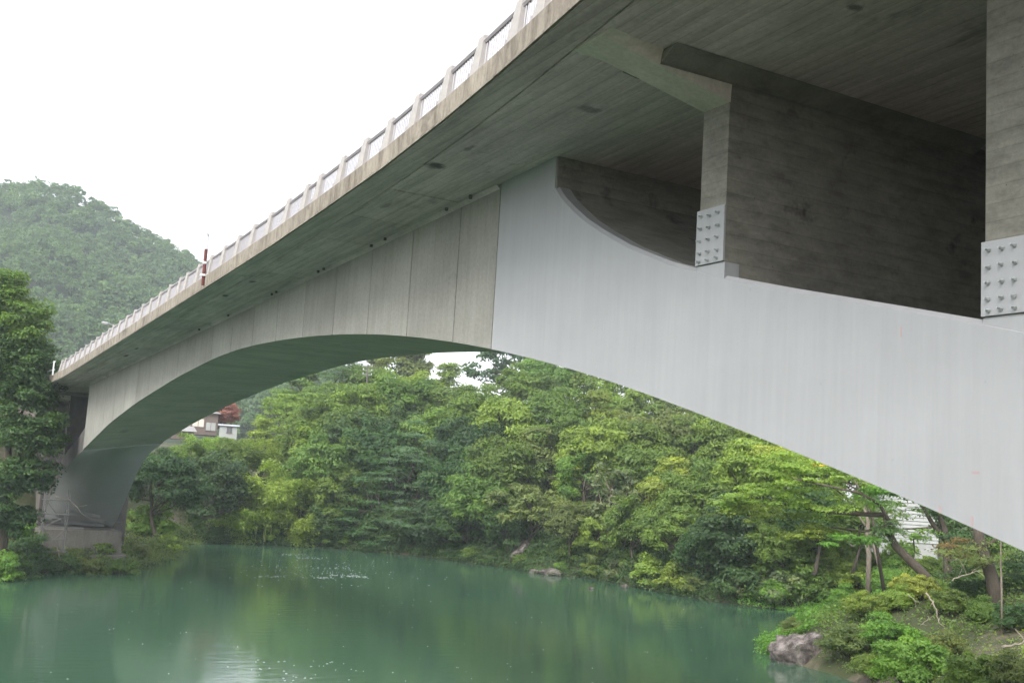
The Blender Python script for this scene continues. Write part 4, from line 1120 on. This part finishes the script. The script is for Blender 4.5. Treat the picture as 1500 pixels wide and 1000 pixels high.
def upole(px, y0, y1, dist, label, arms=2):
    b = at(px, y1, dist); t = at(px + (y1 - y0) * 0.05, y0, dist)
    root = empty('utility_pole', tuple(b), label, 'utility pole')
    link('pole', MB().tube([b - np.array([0, 0, 5]), t], [0.2, 0.13], 8).mesh('pole', b), MAT['abut'], root)
    for k in range(arms):
        c = t + np.array([0, 0, -0.35 - 0.7 * k])
        link('crossarm', MB().box((c[0] - 0.85, c[1] - 0.06, c[2] - 0.06), (c[0] + 0.85, c[1] + 0.06, c[2] + 0.06)).mesh('crossarm', b), MAT['galv'], root)
        for dx in (-0.75, 0.0, 0.75):
            link('insulator', MB().tube([(c[0] + dx, c[1], c[2] + 0.06), (c[0] + dx, c[1], c[2] + 0.28)], [0.06, 0.05], 6).mesh('insulator', b), MAT['whitepaint'], root)
    return root
upole(537, 533, 575, 186, 'concrete utility pole with crossarms standing above the far wood', 3)
upole(340, 584, 606, 205, 'pale utility pole rising behind the red leaved tree', 1)

wb = at(1322, 790, 116)
wbd = empty('white_building', (wb[0], wb[1], wb[2]), 'white boarded building glimpsed behind the branches under the arch at right', 'building', rz=-0.75)
link('wall', MB().box((-3.2, 0, -4), (3.2, 6, 6.2)).mesh('wall'), MAT['whitewall'], wbd)
BRD = MB().hexa([(-3.25,-.10,0),(3.25,-.10,0),(3.25,-.002,0),(-3.25,-.002,0),(-3.25,-.03,.30),(3.25,-.03,.30),(3.25,-.002,.30),(-3.25,-.002,.30)]).mesh('siding_board'); BRD.materials.append(MAT['whitewall'])
for k in range(18): link('siding_board', BRD, None, wbd, (0, 0, -0.2 + 0.34 * k))
link('roof', MB().box((-3.8, -0.7, 6.2), (3.8, 6.6, 6.5)).mesh('roof'), MAT['roofgrey'], wbd)

# ------------------------------------------------------------------ ground cover and foam
def scatter(name, label, cat, n, xr, yr, ok, size, tint, seed, hgt_rng=(0.02, 0.35)):
    rng = np.random.default_rng(seed)
    x = rng.uniform(*xr, n); y = rng.uniform(*yr, n)
    d = shore_sd(x, y)
    k = (d > 0.1) & ok(x, y, d) & (vnoise(x, y, 0.55, 7.0) + rng.normal(size=n) * 0.25 > -0.35)
    x, y = x[k], y[k]; z = height(x, y)
    P = np.stack([x, y, z + rng.uniform(*hgt_rng, len(x))], 1)
    nr = rng.normal(size=(len(x), 3)) * 0.6 + np.array([0, 0, 0.8])
    tn = 0.45 + 0.25 * vnoise(x, y, 0.9, 2.0) + rng.normal(size=len(x)) * 0.15
    o = link(name, leaf_mesh(name, [leaves(P, nr, size, tn, rng, 0.4)]))
    o.color = TINT[tint] + (1,)
    return tag(o, label, cat, kind='stuff')
scatter('bank_undergrowth', 'low weeds covering the right bank', 'undergrowth', 150000, (44, 110), (28, 100), lambda x, y, d: (d < 34) & (y > 0.5 * x) & ~((np.hypot(x - 48, y - 33) < 9)), 0.26, 'mid', 61, (0.0, 0.8))
scatter('sparse_weeds', 'sparse weeds on the bare soil at right', 'undergrowth', 9000, (36, 60), (22, 46), lambda x, y, d: np.hypot(x - 48, y - 33) < 11, 0.18, 'light', 64, (0.0, 0.25))
scatter('headland_weeds', 'weeds covering the left bank before the arch footing', 'undergrowth', 26000, (-10, 40), (98, 140), lambda x, y, d: (d < 9) & ~((x > 14) & (x < 23) & (y > 103)), 0.32, 'mid', 62, (0.0, 0.5))
scatter('woodland_floor_plants', 'dim undergrowth on the floor of the far wood', 'undergrowth', 60000, (34, 100), (84, 185), lambda x, y, d: d < 40, 0.42, 'dark', 63, (0.0, 0.8))

def scrub(name, label, path, per_m, tall, size, tint, seed, inland=2.2):
    """a continuous tangle of overhanging leaves along a stretch of shore"""
    rng = np.random.default_rng(seed); out = []
    path = np.array(path, float)
    for a, b in zip(path[:-1], path[1:]):
        L = np.linalg.norm(b - a); n = int(L * per_m)
        q = a + (b - a) * rng.random((n, 1)) + rng.normal(size=(n, 2)) * 0.3
        e = np.array([-(b - a)[1], (b - a)[0]]) / L
        if shore_sd(*(q[0] + e * 3))[0] < 0: e = -e
        off = rng.uniform(-0.7, inland, n)
        q = q + e * off[:, None]
        g = 0.55 + 0.45 * vnoise(q[:, 0], q[:, 1], 0.8, 3.3 + seed) + 0.2 * vnoise(q[:, 0], q[:, 1], 2.3, seed)
        z = np.maximum(height(q[:, 0], q[:, 1]), 0.0) + rng.random(n) ** 0.7 * tall * np.clip(g, 0.08, 1.2) * (1 - 0.5 * np.clip(-off / 0.7, 0, 1))
        P = np.column_stack([q, z + 0.03])
        nr = rng.normal(size=(n, 3)) * 0.55 + np.array([-e[0] * 0.5, -e[1] * 0.5, 0.8])
        out.append(leaves(P, nr, size, 0.45 + 0.22 * vnoise(q[:, 0], q[:, 1], 1.1, 9.0) + rng.normal(size=n) * 0.16, rng, 0.45))
    o = link(name, leaf_mesh(name, out)); o.color = TINT[tint] + (1,)
    return tag(o, label, 'scrub', kind='stuff')
scrub('shore_scrub', 'tangled green scrub overhanging the far waterline', SHORE_FAR[8:20], 520, 2.7, 0.30, 'dark', 91, 3.0)
scrub('inlet_scrub', 'tangled green scrub along the inlet and right bank waterline', SHORE_FAR[2:9], 420, 1.4, 0.24, 'vivid', 92)
scrub('headland_scrub', 'tangled scrub along the waterline of the left bank', SHORE_FAR[19:30], 300, 1.5, 0.28, 'olive', 93, 1.6)

rng = np.random.default_rng(71)
vs, fs = [], []
def fleck(p, s):
    n = len(vs); a = rng.uniform(0, 3.14); k = rng.integers(5, 7)
    for j in range(k):
        w = 2 * math.pi * j / k; r = s * rng.uniform(0.6, 1.2)
        vs.append((p[0] + r * math.cos(w), p[1] + r * 0.7 * math.sin(w), 0.012))
    vs.append((p[0], p[1], 0.03)); c = len(vs) - 1
    for j in range(k): fs.append((n + j, n + (j + 1) % k, c))
for _ in range(190):
    px = rng.normal(480, 75); py = rng.normal(836, 11)
    fleck(wpt(px, max(py, 815)), rng.uniform(0.035, 0.11))
for _ in range(100):
    px = rng.uniform(60, 1100); py = rng.uniform(850, 1010)
    if px < 260 and py < 880: continue
    fleck(wpt(px, py), rng.uniform(0.022, 0.055))
for _ in range(40):
    px = rng.normal(440, 55); py = rng.normal(985, 14)
    fleck(wpt(px, py), rng.uniform(0.035, 0.09))
for x0, y0 in ((430, 812), (455, 817), (500, 842), (520, 844), (470, 846), (400, 844)):
    for _ in range(22): fleck(wpt(x0 + rng.normal(0, 12), y0 + rng.normal(0, 0.6)), rng.uniform(0.05, 0.12))
tag(link('foam_flecks', new_mesh('foam_flecks', vs, faces=fs), MAT['foam']), 'white foam flecks drifting on the green river', 'foam', kind='stuff')

# ------------------------------------------------------------------ the wooded mountain and the haze
TH = YAW + math.atan((150 - 750) / F)
WD = np.array([math.sin(TH), math.cos(TH)]); UD = np.array([math.cos(TH), -math.sin(TH)])
W0, W1 = 300.0, 620.0
sil = [(-420, 380), (-200, 300), (0, 267), (60, 263), (110, 268), (160, 298), (210, 332), (250, 353), (290, 382), (340, 402), (400, 440), (470, 505), (540, 580), (640, 640), (800, 690)]  # ridge behind the deck raised, unseen, to cut sky glare on the water
su, sz_ = [], []
for a, b in sil:
    rv = ray(a, b); c = rv[0] * WD[0] + rv[1] * WD[1]; t = W1 / c
    su.append(t * (rv[0] * UD[0] + rv[1] * UD[1])); sz_.append(CAM[2] + rv[2] * t - 6.5)
def mount(x, y):
    w = x * WD[0] + y * WD[1]; u = x * UD[0] + y * UD[1]
    r = np.interp(u * W1 / np.maximum(w, 100) * 0.35 + u * 0.65, su, sz_)
    s = np.clip((w - W0) / (W1 - W0), 0, 1)
    back = np.clip((w - W1) / 500.0, 0, 1)
    z = 2 + (r - 2) * (0.75 * s + 0.25 * s * s) * (1 - 0.8 * back)
    return z + (vnoise(x, y, 0.035, 4.0) * 7 + vnoise(x, y, 0.08, 1.0) * 3) * np.minimum(s * 3, 1) * (1 - 0.75 * sstep(0.85, 1.0, s))
gu = np.arange(-420, 421, 14.0); gw = np.arange(W0 - 20, 1100, 14.0)
U, W_ = np.meshgrid(gu, gw)
X = U * UD[0] + W_ * WD[0]; Y = U * UD[1] + W_ * WD[1]
Z = mount(X.ravel(), Y.ravel())
nx, ny = len(gu), len(gw)
i = (np.arange(ny - 1)[:, None] * nx + np.arange(nx - 1)[None, :]).ravel()
tag(link('mountain', new_mesh('mountain', np.stack([X.ravel(), Y.ravel(), Z], 1), quads=np.stack([i, i + 1, i + nx + 1, i + nx], 1), smooth=True), MAT['forestfloor']), kind='structure')

rng = np.random.default_rng(81)
base = []
for sd in range(5):
    r2 = np.random.default_rng(500 + sd)
    cs = crown_centers(r2, 26, 0.85, 0.72, 0.15, lo=-0.15, inner=0.6)
    pp_ = pads(r2, cs, 0.33 * r2.uniform(0.7, 1.3, len(cs)), 17, 0.25, 0.6, up=0.6, tvar=0.16)
    base.append((np.concatenate([q[0] for q in pp_]), np.concatenate([q[1] for q in pp_])))
VV, TT = [], []
for w in np.arange(W0 + 30, W1 + 10, 6.0):
    for u in np.arange(-200, 200, 6.0):
        uu = u + rng.uniform(-2.6, 2.6); ww = w + rng.uniform(-2.6, 2.6)
        x = uu * UD[0] + ww * WD[0]; y = uu * UD[1] + ww * WD[1]
        z = float(mount(np.array([x]), np.array([y]))[0])
        dlt = np.array([x, y, z]) - CAM
        dp = dlt @ FWD; px = 750 + F * (dlt @ RIGHT) / dp; py = 500 - F * (dlt @ UP) / dp
        if not ((-90 < px < 345 and py < 575) or (300 < px < 600 and 500 < py < 650)): continue
        if py > 560 and px < 300: continue
        R = rng.uniform(3.1, 5.2)
        bv, bt = base[rng.integers(5)]
        a = rng.uniform(0, 6.28); ca, sa = math.cos(a), math.sin(a)
        q = bv * R
        VV.append(np.stack([q[:, 0] * ca - q[:, 1] * sa + x, q[:, 0] * sa + q[:, 1] * ca + y, q[:, 2] * rng.uniform(0.9, 1.3) + z + 2.5], 1))
        TT.append(bt + rng.normal() * 0.12)
print('mountain crowns', len(VV))
o = link('mountain_forest', leaf_mesh('mountain_forest', [(np.concatenate(VV), np.concatenate(TT))]))
o.color = (0.120, 0.205, 0.085, 1)
tag(o, 'dense green forest covering the hazy mountain at left', 'forest', kind='stuff')

hz = MB().box((-900, -300, -5), (900, 1300, 260)).mesh('haze')
m, t, p, o_ = nodes('haze air')
t.nodes.remove(p)
pv = N(t, 'ShaderNodeVolumePrincipled')
pv.inputs['Color'].default_value = (0.86, 0.93, 1.0, 1)
pv.inputs['Density'].default_value = 0.0004
pv.inputs['Anisotropy'].default_value = 0.2
t.links.new(pv.outputs[0], o_.inputs['Volume'])
tag(link('haze', hz, m), 'pale damp haze filling the valley air', 'haze', kind='stuff')
